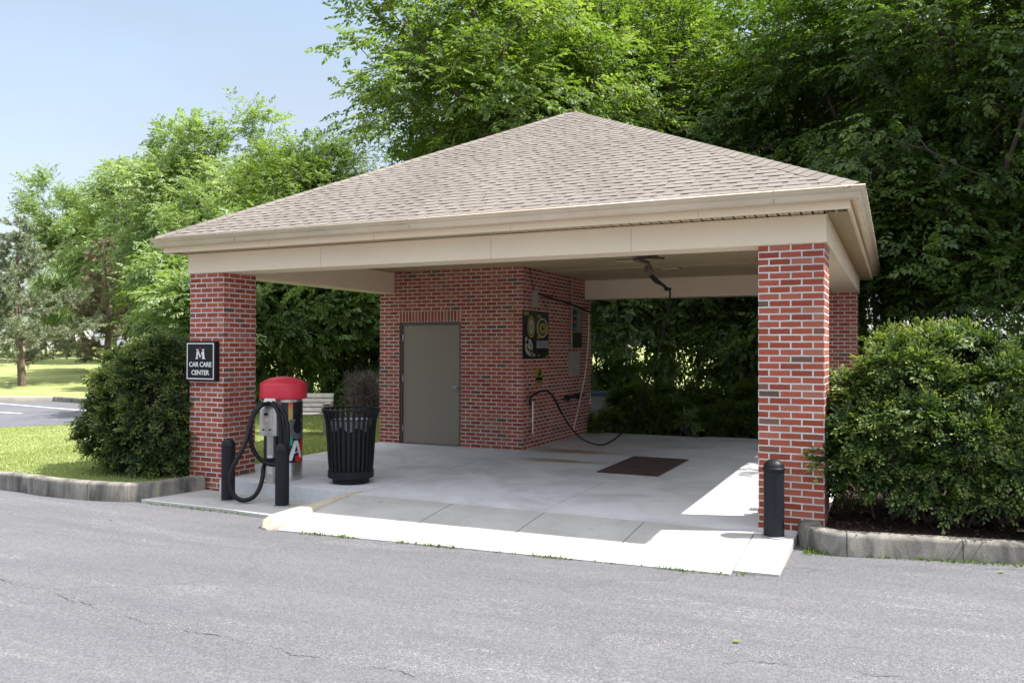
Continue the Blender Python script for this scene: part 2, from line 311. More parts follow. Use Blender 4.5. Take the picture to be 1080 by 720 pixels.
class MB:
    def __init__(s): s.v = []; s.f = []; s.uv = []; s.tone = []
    def poly(s, pts, uv=None, tone=.5):
        b = len(s.v); s.v += [tuple(p) for p in pts]; s.f.append(tuple(range(b, b + len(pts))))
        s.uv.append(uv or [(p[0], p[1]) for p in pts]); s.tone += [tone] * len(pts)
    def box(s, x0, x1, y0, y1, z0, z1, u0=0):
        # uv in metres: walls run u continuously round the box, v = z
        W, D = x1 - x0, y1 - y0
        q = [((x0, y0), (x1, y0), u0, W), ((x1, y0), (x1, y1), u0 + W, D), ((x1, y1), (x0, y1), u0 + W + D, W), ((x0, y1), (x0, y0), u0 + 2 * W + D, D)]
        for a, b, u, l in q:
            s.poly([(*a, z0), (*b, z0), (*b, z1), (*a, z1)], [(u, z0), (u + l, z0), (u + l, z1), (u, z1)])
        s.poly([(x0, y0, z1), (x1, y0, z1), (x1, y1, z1), (x0, y1, z1)]); s.poly([(x0, y1, z0), (x1, y1, z0), (x1, y0, z0), (x0, y0, z0)])
        return s
    def obox(s, c, ax, ay, az):
        c, ax, ay, az = map(Vector, (c, ax, ay, az))
        P = {(i, j, k): c + ax * i + ay * j + az * k for i in (-1, 1) for j in (-1, 1) for k in (-1, 1)}
        for f in [[(-1, -1, -1), (1, -1, -1), (1, -1, 1), (-1, -1, 1)], [(1, 1, -1), (-1, 1, -1), (-1, 1, 1), (1, 1, 1)], [(1, -1, -1), (1, 1, -1), (1, 1, 1), (1, -1, 1)],
                  [(-1, 1, -1), (-1, -1, -1), (-1, -1, 1), (-1, 1, 1)], [(-1, -1, 1), (1, -1, 1), (1, 1, 1), (-1, 1, 1)], [(-1, 1, -1), (1, 1, -1), (1, -1, -1), (-1, -1, -1)]]:
            s.poly([P[q] for q in f])
        return s
    def prism(s, pts, z0, z1, top=None):
        """pts ccw; top: optional function (x,y)->z"""
        T = [(x, y, (top(x, y) if top else z1)) for x, y in pts]; B = [(x, y, z0) for x, y in pts]; n = len(pts)
        s.poly(T); s.poly(B[::-1])
        for i in range(n):
            j = (i + 1) % n; s.poly([B[i], B[j], T[j], T[i]])
        return s
    def tube(s, pts, r, n=10, smooth=True, cap=True):
        pts = [Vector(p) for p in pts]; rs = r if isinstance(r, (list, tuple)) else [r] * len(pts)
        rings = []; up = Vector((0, 0, 1)); prev = None
        for i, p in enumerate(pts):
            d = (pts[min(i + 1, len(pts) - 1)] - pts[max(i - 1, 0)]).normalized()
            if prev is None:
                a = d.cross(up if abs(d.z) < .9 else Vector((1, 0, 0))).normalized()
            else:
                a = (prev - d * prev.dot(d)).normalized()
            prev = a; b = d.cross(a)
            rings.append([p + (a * math.cos(t) + b * math.sin(t)) * rs[i] for t in [2 * PI * k / n for k in range(n)]])
        base = len(s.v)
        for rg in rings: s.v += [tuple(q) for q in rg]; s.tone += [.5] * n
        for i in range(len(rings) - 1):
            for k in range(n):
                k2 = (k + 1) % n; s.f.append((base + i * n + k, base + i * n + k2, base + (i + 1) * n + k2, base + (i + 1) * n + k)); s.uv.append([(0, 0)] * 4)
        if cap:
            s.f.append(tuple(base + k for k in range(n))[::-1]); s.uv.append([(0, 0)] * n)
            s.f.append(tuple(base + (len(rings) - 1) * n + k for k in range(n))); s.uv.append([(0, 0)] * n)
        return s
    def lathe(s, c, prof, n=32):
        base = len(s.v); cx, cy, cz = c
        for r, z in prof:
            for k in range(n):
                t = 2 * PI * k / n; s.v.append((cx + r * math.cos(t), cy + r * math.sin(t), cz + z)); s.tone.append(.5)
        for i in range(len(prof) - 1):
            for k in range(n):
                k2 = (k + 1) % n; s.f.append((base + i * n + k, base + i * n + k2, base + (i + 1) * n + k2, base + (i + 1) * n + k)); s.uv.append([(0, 0)] * 4)
        return s
    def build(s, name, mat, parent=None, smooth=False, bevel=0, label=None, tone=False):
        me = bpy.data.meshes.new(name); me.from_pydata(s.v, [], s.f)
        uvl = me.uv_layers.new(name='UVMap'); i = 0
        for f in s.uv:
            for q in f: uvl.data[i].uv = q; i += 1
        if tone:
            a = me.attributes.new('tone', 'FLOAT', 'POINT'); a.data.foreach_set('value', s.tone)
        me.materials.append(mat)
        if smooth:
            me.polygons.foreach_set('use_smooth', [True] * len(me.polygons))
            me.set_sharp_from_angle(angle=R(40))
        me.update()
        o = bpy.data.objects.new(name, me); COL.objects.link(o)
        if parent: o.parent = parent
        if bevel:
            b = o.modifiers.new('bevel', 'BEVEL'); b.width = bevel; b.segments = 2; b.limit_method = 'ANGLE'; b.angle_limit = R(40)
        if label: o['label'] = label
        return o

def merge(o, d=1e-4):
    import bmesh
    bm = bmesh.new(); bm.from_mesh(o.data); bmesh.ops.remove_doubles(bm, verts=bm.verts, dist=d); bm.to_mesh(o.data); bm.free(); return o

def curve_pts(P, n=8):
    """catmull-rom through P"""
    P = [Vector(p) for p in P]; P = [P[0] * 2 - P[1]] + P + [P[-1] * 2 - P[-2]]; out = []
    for i in range(1, len(P) - 2):
        for k in range(n):
            t = k / n; a, b, c, d = P[i - 1], P[i], P[i + 1], P[i + 2]
            out.append(.5 * ((2 * b) + (c - a) * t + (2 * a - 5 * b + 4 * c - d) * t * t + (3 * b - a - 3 * c + d) * t ** 3))
    out.append(P[-2]); return out

def text_mb(txt, size, extrude=.0015, align='CENTER', space=1.0, offset=0.0):
    cu = bpy.data.curves.new('t', 'FONT'); cu.body = txt; cu.size = size; cu.extrude = extrude; cu.offset = offset; cu.align_x = align; cu.space_character = space; cu.resolution_u = 4
    o = bpy.data.objects.new('t', cu); COL.objects.link(o)
    dg = bpy.context.evaluated_depsgraph_get(); me = bpy.data.meshes.new_from_object(o.evaluated_get(dg))
    V = [v.co.copy() for v in me.vertices]; Fc = [tuple(p.vertices) for p in me.polygons]
    bpy.data.objects.remove(o); bpy.data.curves.remove(cu); bpy.data.meshes.remove(me)
    return V, Fc

def add_text(mb, txt, size, fn, **kw):
    V, Fc = text_mb(txt, size, **kw); b = len(mb.v)
    mb.v += [tuple(fn(v)) for v in V]; mb.tone += [.5] * len(V)
    for f in Fc: mb.f.append(tuple(b + i for i in f)); mb.uv.append([(0, 0)] * len(f))

# ------------------------------------------------------------------ ground
def rz(x): return -.2 + .02 * min(max(x + 6, 0), 8)

def grid(name, xs, ys, fz, mat, kind='structure', parent=None):
    nx, ny = len(xs), len(ys)
    v = [(x, y, fz(x, y)) for y in ys for x in xs]; f = [(j * nx + i, j * nx + i + 1, (j + 1) * nx + i + 1, (j + 1) * nx + i) for j in range(ny - 1) for i in range(nx - 1)]
    me = bpy.data.meshes.new(name); me.from_pydata(v, [], f); me.materials.append(mat); me.polygons.foreach_set('use_smooth', [True] * len(f)); me.update()
    o = bpy.data.objects.new(name, me); COL.objects.link(o)
    if kind: o['kind'] = kind
    return o

def frange(a, b, s):
    n = max(1, int(round((b - a) / s))); return [a + (b - a) * i / n for i in range(n + 1)]

# one big sheet to the horizon
def terrain(x, y):
    p = Vector((x - CAM.x, y - CAM.y)); d = p.x * FW.x + p.y * FW.y
    z = -.26
    return z
grid('ground', frange(-600, 600, 60), frange(-600, 900, 60), terrain, MT['earth'])
# road in front, its cross-fall rising to the right
grid('road', [-160, -60, -30, -12, -8, -6] + frange(-5.5, 2, .5) + [4, 8, 30, 60], [-60, -30, -15, -10, -6, -3, -1.5, -.9, -.2, .4], lambda x, y: rz(x), MT['asphalt'])

# parking lot and lawns on the left
LOT_N = lambda x: 3.9 + (x + 17.2) * .62 if False else None
lotpoly = [(-60, -14.0), (-26.0, -1.2), (-17.6, 3.0), (-17.0, 4.1), (-16.6, 5.3), (-14.5, 9.5), (-19.5, 13.6), (-23.4, 11.7), (-24.6, 11.0), (-27.1, 11.4), (-33, 8.6), (-70, -8)]
mb = MB(); mb.poly([(x, y, -.196) for x, y in lotpoly]); o = mb.build('parking_lot', MT['lot']); tag(o, kind='structure')
# near lawn between kerb and lot
lawn_near = [(-7.95, -.72), (-8.35, -.92), (-9.4, -1.02), (-10.6, -1.0), (-14, -.95), (-22, -2.6), (-26.0, -1.05), (-17.5, 3.15), (-16.85, 4.1), (-16.45, 5.3), (-14.3, 9.4), (-19.3, 13.5), (-16, 16.5), (-4.9, 27), (2, 27), (2, 9.6), (-1.85, 9.0), (-5.2, 8.02), (-8.14, 8.02), (-8.14, .7), (-8.22, .2)]
mb = MB(); mb.prism(lawn_near[::-1], -.255, .0, top=lambda x, y: -.035)
o = mb.build('lawn', MT['lawn']); tag(o, kind='structure')
# far lawn rising away beyond the parking lot
def far_z(x, y):
    d = (x - CAM.x) * FW.x + (y - CAM.y) * FW.y
    t = min(max((d - 30) / 30, 0), 1); t2 = min(max((d - 60) / 90, 0), 1)
    return -.07 + 1.05 * t * t * (3 - 2 * t) + 1.2 * t2
a_ = Vector((-70, -8)); b_ = Vector((-27.1, 11.4))
vs = []; fs = []
edge = [(-110, -26), (-70, -8), (-33, 8.6), (-27.1, 11.4), (-24.6, 11.0), (-23.4, 11.7), (-19.5, 13.6), (-16, 16.5), (-4, 27), (8, 38), (40, 60)]
dirs = Vector((-.62, .785))
steps = [0, 1.5, 3, 5, 8, 11, 14, 17, 20, 25, 30, 40, 55, 75, 110, 160]
for s_ in steps:
    for (x, y) in edge:
        X, Y = x + dirs.x * s_, y + dirs.y * s_; vs.append((X, Y, far_z(X, Y) if s_ else far_z(X, Y)))
ne = len(edge)
for j in range(len(steps) - 1):
    for i in range(ne - 1): fs.append((j * ne + i, j * ne + i + 1, (j + 1) * ne + i + 1, (j + 1) * ne + i))
me = bpy.data.meshes.new('far_lawn'); me.from_pydata(vs, [], fs); me.materials.append(MT['lawn']); me.polygons.foreach_set('use_smooth', [True] * len(fs)); me.update()
o = bpy.data.objects.new('far_lawn', me); COL.objects.link(o); tag(o, kind='structure')

def loft_kerb(name, path, hw, ztop, zbot, mat, rnd=.03, parent=None):
    """kerb along path; hw half width (list or number), ztop list or number"""
    P = [Vector(p) for p in path]; n = len(P); mb = MB(); secs = []
    for i, p in enumerate(P):
        d = (P[min(i + 1, n - 1)] - P[max(i - 1, 0)]).normalized(); nrm = Vector((-d.y, d.x))
        h = hw[i] if isinstance(hw, list) else hw; zt = ztop[i] if isinstance(ztop, list) else ztop; zb = zbot(p.x) if callable(zbot) else zbot
        sec = [(-h - .01, zb), (-h, zt - rnd), (-h + rnd * .35, zt - rnd * .3), (-h + rnd, zt), (h - rnd, zt), (h - rnd * .35, zt - rnd * .3), (h, zt - rnd), (h + .01, zb)]
        secs.append([(p.x + nrm.x * a, p.y + nrm.y * a, z) for a, z in sec])
    m = len(secs[0]); base = 0
    for sc in secs: mb.v += sc; mb.tone += [.5] * m
    for i in range(n - 1):
        for k in range(m - 1): mb.f.append((i * m + k, (i + 1) * m + k, (i + 1) * m + k + 1, i * m + k + 1)); mb.uv.append([(0, 0)] * 4)
    mb.f.append(tuple(range(m))); mb.uv.append([(0, 0)] * m); mb.f.append(tuple((n - 1) * m + k for k in range(m))[::-1]); mb.uv.append([(0, 0)] * m)
    o = mb.build(name, mat, parent, smooth=True); return o

def dense(path, step=.12):
    P = [Vector(p) for p in path]; out = []
    for a, b in zip(P[:-1], P[1:]):
        k = max(1, int((b - a).length / step))
        out += [a.lerp(b, i / k) for i in range(k)]
    out.append(P[-1]); return out
kl = curve_pts([(-30, -3.2, 0), (-22, -2.55, 0), (-14, -1.2, 0), (-10.6, -1.02, 0), (-9.4, -1.08, 0), (-8.5, -1.0, 0), (-8.1, -.8, 0), (-7.98, -.4, 0), (-7.92, -.06, 0)], 8)
kl = [(p.x, p.y) for p in kl]
o = loft_kerb('kerb', kl, .085, .03, -.25, MT['kerb'], .035); tag(o, kind='structure')
kr = curve_pts([(-.10, .0, 0), (-.14, -.1, 0), (-.08, -.26, 0), (.12, -.40, 0), (.4, -.38, 0), (.9, -.28, 0), (1.6, -.17, 0), (3, .1, 0), (6, .5, 0), (14, 1.0, 0), (40, 2, 0)], 8)
kr = [(p.x, p.y) for p in kr]
o = loft_kerb('kerb', kr, .09, .125, -.25, MT['kerb'], .035); tag(o, kind='structure')
kf = [(-27.0, 11.45), (-33, 8.7), (-70, -7.9)]
kf2 = [(-19.5, 13.7), (-23.4, 11.8), (-24.6, 11.12), (-26.98, 11.46)]
tag(loft_kerb('kerb', kf2, .09, -.02, -.25, MT['kerb']), kind='structure')
tag(loft_kerb('kerb', kf, .12, -.02, -.25, MT['kerb_pale']), kind='structure')
def kerb_joint(path, i, hw, zt):
    p, q = Vector(path[i]), Vector(path[i + 1]); d = (q - p).normalized()
    o = loft_kerb('kerb_joint', [tuple(p), tuple(p + d * .009)], hw + .0015, zt + .0015, -.25, MT['joint'], .035); tag(o, kind='structure')
for i in (26, 37): kerb_joint(kl, i, .085, .03)
for i in (27, 43, 52): kerb_joint(kr, i, .09, .125)
# painted bay lines (z 4 mm above the lot)
mb = MB()
def line(p, q, w=.06):
    p, q = Vector(p), Vector(q); d = (q - p).normalized(); n = Vector((-d.y, d.x)) * w
    mb.poly([(*(p - n), -.192), (*(q - n), -.192), (*(q + n), -.192), (*(p + n), -.192)])
line((-28.2, 9.9), (-21.9, 8.9)); line((-26.5, 7.3), (-22.7, 7.35), .07); line((-29, 4.6), (-24, 5.0)); line((-31.5, 2.0), (-26, 2.3))
tag(mb.build('bay_line', MT['white_paint']), kind='structure')

# shelter slab: panels with real joints over a dirt bed
G = .006
def panel(name, pts, mat, top, zb=-.24, bev=.006):
    mb = MB(); mb.prism(pts, zb, 0, top=top); o = mb.build(name, mat, bevel=bev); tag(o, kind='structure'); return o
flat = lambda x, y: 0.0
XJ = -5.28
panel('slab', [(-7.55, -.1), (XJ - G, -.14), (XJ - G, 4.52), (-8.14, 4.52), (-8.14, .62), (-7.55, .62)], MT['slab'], flat)
panel('slab', [(XJ + G, -.2), (-2.86 - .003, -.2), (-2.86 - .003, 8.0), (XJ + G, 8.0)], MT['slab'], flat)
# right half, with the drain pit cut out
D0, D1, E0, E1 = -3.23, -2.34, 2.71, 4.55
mb = MB()
for a in [((-2.86 + .003, -.2), (-.1, 8.4))]:
    pass
panel('slab', [(-2.857, -.2), (-.235, -.2), (-.235, .02), (-.0, .02), (-.0, 8.4), (-2.857, 8.15)], MT['slab'], flat)
# lower pavement in front of the left pier and vacuum
panel('lower_pavement', [(-8.0, -.96), (-6.6, -.96), (-5.72, -1.02), (-5.55, -.5), (-5.4, -.13), (-7.56, -.09), (-7.9, -.05)], MT['apron'], lambda x, y: -.158)
# sloping apron
def atop(x, y):
    t = min(max((-.21 - y) / 1.29, 0), 1); return (rz(x) + .012) * t ** 1.15
js = [-5.34, -3.93, -2.80, -1.70, -.61, -.235]
for i in range(5):
    a, b = js[i] + G, js[i + 1] - G
    ys = [-.212, -.45, -.7, -.95, -1.2, -1.35, -1.5 if i < 4 else -1.4]
    mb = MB()
    for k in range(6):
        y0, y1 = ys[k], ys[k + 1]
        mb.poly([(a, y1, atop(a, y1)), (b, y1, atop(b, y1)), (b, y0, atop(b, y0)), (a, y0, atop(a, y0))])
        for x in (a, b): mb.poly([(x, y1, -.24), (x, y0, -.24), (x, y0, atop(x, y0)), (x, y1, atop(x, y1))])
    mb.poly([(a, ys[-1], -.24), (b, ys[-1], -.24), (b, ys[-1], atop(b, ys[-1])), (a, ys[-1], atop(a, ys[-1]))])
    mb.poly([(a, ys[0], -.24), (b, ys[0], -.24), (b, ys[0], atop(b, ys[0])), (a, ys[0], atop(a, ys[0]))])
    o = mb.build('apron', MT['apron']); tag(o, kind='structure')
mb = MB(); mb.prism([(-5.38, -1.42), (-.26, -1.36), (-.24, -.2), (-.24, .3), (-5.38, .3)], -.25, -.0, top=lambda x, y: min(-.02, atop(x, y) - .02)); tag(mb.build('joint_bed', MT['joint']), kind='structure')
mb = MB(); mb.box(-5.33, -5.2, -.1, 8, -.2, -.012); mb.box(-3.0, -2.7, -.1, 8, -.2, -.012); tag(mb.build('joint_bed', MT['joint']), kind='structure')
# rounded curb dividing the apron from the lower pavement
cp = [(-5.30, -.02), (-5.33, -.2), (-5.37, -.5), (-5.42, -.8), (-5.46, -1.05), (-5.50, -1.3), (-5.51, -1.42), (-5.52, -1.5)]
o = loft_kerb('curb_divider', cp, [.05, .06, .075, .10, .13, .15, .13, .06], [.008, .02, .0, -.03, -.045, -.07, -.10, -.17], -.24, MT['kerb_pale'], .045); tag(o, kind='structure')
# rust stains on the slab
mb = MB()
def stain(pts): mb.poly([(x, y, .004) for x, y in pts])
rndm = random.Random(3)
# drain: rebate frame and grate
dr = empty('floor_drain', (-2.785, 3.63, 0), 0, 'dark rectangular steel floor grate set in the concrete slab', 'drain')
mb = MB()
mb.box(-.445, .445, -.92, .92, .002, .006); mb.build('grate_bed', MT['joint'], dr)
mb = MB()
for i in range(46):
    y = -.90 + i * .04; mb.box(-.43, .43, y, y + .014, .0065, .014)
mb.box(-.445, .445, -.92, -.905, .0065, .016); mb.box(-.445, .445, .905, .92, .0065, .016); mb.box(-.445, -.432, -.905, .905, .0065, .016); mb.box(.432, .445, -.905, .905, .0065, .016)
MT['rusty'] = plain('rusty_iron', (.085, .055, .042), .8, var=.5, scale=9)
mb.build('grate', MT['rusty'], dr)

# mulch bed on the right, behind the building and under the woods
mb = MB(); mb.prism([(-.02, .25), (-.02, -.1), (.1, -.3), (.4, -.30), (.9, -.2), (1.6, -.09), (3, .18), (6, .58), (14, 1.08), (40, 2.1), (60, 60), (2.1, 60), (2.1, 9.5), (.0, 8.6)], -.25, .0, top=lambda x, y: .06)
tag(mb.build('mulch_bed', MT['mulch']), kind='structure')
mb = MB(); mb.prism([(-8.14, 8.02), (2.05, 8.42), (2.05, 9.3), (-1.9, 9.1), (-4.6, 9.3), (-5.1, 8.6)], -.25, .0, top=lambda x, y: -.02)
tag(mb.build('mulch_bed', MT['mulch']), kind='structure')

# ------------------------------------------------------------------ the shelter
BX0, BX1, BY0, BY1 = -8.2, 0.0, 0.0, 8.0
H = 2.776
sh = empty('brick_shelter', (-4.1, 4.0, 0), 0, 'open red brick car care shelter with cream beams and brown hip roof', 'shelter')
OFF = Vector((4.1, -4.0, 0))
def S(mb):
    mb.v = [(x + 4.1, y - 4.0, z) for x, y, z in mb.v]; return mb
def sp(mb, name, mat, parent=sh, **kw):
    return S(mb).build(name, mat, parent, **kw)

BW = .2033
def pier(x0, y0, zb):
    mb = MB(); x1, y1 = x0 + .61, y0 + .61
    z0 = zb
    W = .61
    for (a, b, u) in [((x0, y0), (x1, y0), 0), ((x1, y0), (x1, y1), W), ((x1, y1), (x0, y1), 2 * W), ((x0, y1), (x0, y0), 3 * W)]:
        mb.poly([(*a, z0), (*b, z0), (*b, H + .01), (*a, H + .01)], [(u, z0), (u + W, z0), (u + W, H + .01), (u, H + .01)])
    mb.poly([(x0, y0, H + .01), (x1, y0, H + .01), (x1, y1, H + .01), (x0, y1, H + .01)])
    return sp(mb, 'brick_pier', MT['brick'])
pier(-8.2, .0, -.3); pier(-.61, 0, -.15); pier(-.61, 7.39, -.1)
# storage room walls (L: front and east, plus west and back)
RX0, RX1, RY0, RY1, CZ = -8.14, -5.2, 4.5, 8.0, 3.17
DX0, DX1, DZ = -7.71, -6.41, 2.235
LZ = 2.438
def wallface(mb, a, b, z0, z1, u0):
    l = (Vector(b) - Vector(a)).length
    mb.poly([(*a, z0), (*b, z0), (*b, z1), (*a, z1)], [(u0, z0), (u0 + l, z0), (u0 + l, z1), (u0, z1)])
mb = MB()
wallface(mb, (RX0, RY0), (DX0, RY0), -.1, LZ, 0); wallface(mb, (DX1, RY0), (RX1, RY0), -.1, LZ, DX1 - RX0)
wallface(mb, (RX0, RY0), (RX1, RY0), LZ, CZ + .03, 0)
wallface(mb, (RX1, RY0), (RX1, RY1), -.1, CZ + .03, RX1 - RX0)
wallface(mb, (RX1, RY1), (RX0, RY1), -.1, CZ + .03, 0.05); wallface(mb, (RX0, RY1), (RX0, RY0), -.1, CZ + .03, 0)
# door reveals
wallface(mb, (DX0, RY0), (DX0, RY0 + .11), -.1, LZ, .1); wallface(mb, (DX1, RY0 + .11), (DX1, RY0), -.1, LZ, .1)
mb.poly([(DX0, RY0 + .11, -.1), (DX1, RY0 + .11, -.1), (DX1, RY0 + .11, LZ), (DX0, RY0 + .11, LZ)])
sp(mb, 'wall', MT['brick'])
mb = MB(); mb.poly([(DX0 - .0, RY0 - .003, DZ), (DX1, RY0 - .003, DZ), (DX1, RY0 - .003, LZ), (DX0, RY0 - .003, LZ)], [(0, .002), (1.30, .002), (1.30, .2), (0, .2)])
for q in ([(DX0, RY0 - .003, DZ), (DX0, RY0 + .1, DZ), (DX1, RY0 + .1, DZ), (DX1, RY0 - .003, DZ)], [(DX0, RY0 + .1, DZ), (DX0, RY0 - .003, DZ), (DX0, RY0 - .003, LZ), (DX0, RY0 + .1, LZ)], [(DX1, RY0 - .003, DZ), (DX1, RY0 + .1, DZ), (DX1, RY0 + .1, LZ), (DX1, RY0 - .003, LZ)]): mb.poly(q, [(0, .01), (.1, .01), (.1, .05), (0, .05)])
sp(mb, 'lintel', MT['soldier'])
# door leaf, frame, knob, hinges
mb = MB(); mb.box(DX0 + .052, DX1 - .052, RY0 + .055, RY0 + .1, .012, DZ - .055); door = sp(mb, 'door', MT['door'], bevel=.004)
mb = MB(); mb.box(DX0 + .001, DX0 + .048, RY0 + .03, RY0 + .108, 0, DZ - .002); mb.box(DX1 - .048, DX1 - .001, RY0 + .03, RY0 + .108, 0, DZ - .002); mb.box(DX0 + .049, DX1 - .049, RY0 + .03, RY0 + .108, DZ - .05, DZ - .002)
sp(mb, 'door_frame', MT['door_frame'], door)
mb = MB(); kx, kz = DX1 - .13, 1.05
mb.v = []
n = 20; prof = [(0, -.095), (.025, -.095), (.036, -.08), (.033, -.058), (.014, -.048), (.014, -.012), (.042, -.010), (.042, 0)]
for r_, o_ in prof:
    for k in range(n):
        t = 2 * PI * k / n; mb.v.append((kx + r_ * math.cos(t), RY0 + .055 + o_, kz + r_ * math.sin(t))); mb.tone.append(.5)
for i in range(len(prof) - 1):
    for k in range(n):
        k2 = (k + 1) % n; mb.f.append((i * n + k, i * n + k2, (i + 1) * n + k2, (i + 1) * n + k)); mb.uv.append([(0, 0)] * 4)
sp(mb, 'door_knob', MT['steel'], door, smooth=True)
for z in (.28, 1.2, 1.95):
    mb = MB(); mb.tube([(DX0 + .05, RY0 + .045, z - .055), (DX0 + .05, RY0 + .045, z + .055)], .012, 10); sp(mb, 'hinge', MT['steel'], door, smooth=True)

# mitred sides of rectangular rings round the footprint
def side_ring(name, mat, prof, parent=sh, sides=(0, 1, 2, 3), inner=None, **kw):
    """prof: closed list (o,z) of outward offset and height"""
    res = []
    for sd_ in sides:
        mb = MB(); ends = []
        for o_, z in prof:
            c = [(BX0 - o_, BY0 - o_), (BX1 + o_, BY0 - o_), (BX1 + o_, BY1 + o_), (BX0 - o_, BY1 + o_)]
            a, b = c[sd_], c[(sd_ + 1) % 4]; ends.append(((*a, z), (*b, z)))
        n = len(prof)
        for i in range(n):
            j = (i + 1) % n; mb.poly([ends[i][0], ends[i][1], ends[j][1], ends[j][0]][::-1] if False else [ends[i][0], ends[i][1], ends[j][1], ends[j][0]])
        mb.poly([e[0] for e in ends]); mb.poly([e[1] for e in ends][::-1])
        o = sp(mb, name, mat, parent, **kw); merge(o); res.append(o)
    return res
BT = 3.04
beams = side_ring('beam', MT['cream'], [(.022, H), (.022, BT), (-.38, CZ + .02), (-.38, H)], bevel=.006)
fascias = side_ring('fascia', MT['cream'], [(.24, 3.046), (.24, 3.20), (.215, 3.20), (.215, 3.046)], bevel=.003)
# kept shallow drip groove under the fascia: gutter in K-profile
gutters = side_ring('gutter', MT['gutter'], [(.242, 3.125), (.315, 3.118), (.325, 3.135), (.328, 3.165), (.345, 3.185), (.362, 3.205), (.365, 3.222), (.372, 3.226), (.372, 3.238), (.358, 3.240), (.350, 3.228), (.340, 3.215), (.30, 3.150), (.244, 3.150)], smooth=True)
# seams in the cladding
for x in (-5.95, -3.55, -1.9):
    mb = MB(); mb.box(x, x + .0035, -.0235, -.021, H + .003, BT - .003); sp(mb, 'seam', MT['cream_seam'], beams[0])
for x in (-6.6, -5.0, -3.2, -1.15):
    mb = MB(); mb.box(x, x + .003, -.2415, -.239, 3.049, 3.118); sp(mb, 'seam', MT['cream_seam'], fascias[0])
for x in (-7.1, -4.45, -.42):
    mb = MB(); mb.box(x, x + .006, -.3745, -.36, 3.222, 3.2405); sp(mb, 'seam', MT['cream_seam'], gutters[0])
    mb = MB(); mb.box(x, x + .006, -.331, -.320, 3.128, 3.168); sp(mb, 'seam', MT['cream_seam'], gutters[0])
# trim strips under the beams (slightly proud wood lip)
side_ring('beam_trim', MT['cream'], [(.030, BT - .022), (.030, BT + .004), (.023, BT + .004), (.023, BT - .022)], bevel=.001)
# outer soffits: narrow panels with dark gaps, every side
def soffit_side(sd_):
    mbp = MB(); z = 3.051; ln = (BX1 - BX0 + .4) if sd_ in (0, 2) else (BY1 - BY0 + .4); p = .105; n = int(ln / p)
    for i in range(n + 1):
        for q0, q1, dz in ((.020, .058, 0), (.064, p, .0)):
            a = -.2 + i * p + q0; b = -.2 + i * p + q1
            if sd_ == 0: mbp.box(BX0 + a, BX0 + b, -.222, -.026, z, z + .006)
            if sd_ == 2: mbp.box(BX0 + a, BX0 + b, BY1 + .026, BY1 + .222, z, z + .006)
            if sd_ == 1: mbp.box(.026, .222, a, b, z, z + .006)
            if sd_ == 3: mbp.box(BX0 - .222, BX0 - .026, a, b, z, z + .006)
    sp(mbp, 'soffit', MT['soffit'])
for k in range(4): soffit_side(k)
side_ring('soffit_backing', MT['groove'], [(.23, 3.072), (.23, 3.08), (.02, 3.08), (.02, 3.072)])
# interior ceiling: boards running front to back
mb = MB(); x = BX0 + .38; p = .105
while x < BX1 - .38 - .02:
    mb.box(x + .009, x + .050, BY0 + .38, BY1 - .38, CZ, CZ + .006); mb.box(x + .055, x + p, BY0 + .38, BY1 - .38, CZ, CZ + .006); x += p
sp(mb, 'ceiling', MT['soffit'])
mb = MB(); mb.box(BX0 + .3, BX1 - .3, BY0 + .3, BY1 - .3, CZ + .02, CZ + .03); sp(mb, 'ceiling_backing', MT['groove'])
mb = MB()  # channel trims on the ceiling
for y in (BY0 + .381, 2.9, 5.4, BY1 - .42): mb.box(BX0 + .39, BX1 - .39, y, y + .04, CZ - .014, CZ - .001)
for x in (BX0 + .381, BX1 - .42): mb.box(x, x + .04, BY0 + .43, BY1 - .43, CZ - .018, CZ - .0145)
sp(mb, 'ceiling_trim', MT['soffit'])
# two flat ceiling lamps, unlit
for (px, py) in ((662, 275.5), (709, 283)):
    p = at_z(px, py, CZ - .02); mb = MB(); mb.box(p.x - .14, p.x + .14, p.y - .14, p.y + .14, CZ - .04, CZ - .016); sp(mb, 'ceiling_lamp', MT['soffit'], bevel=.01)

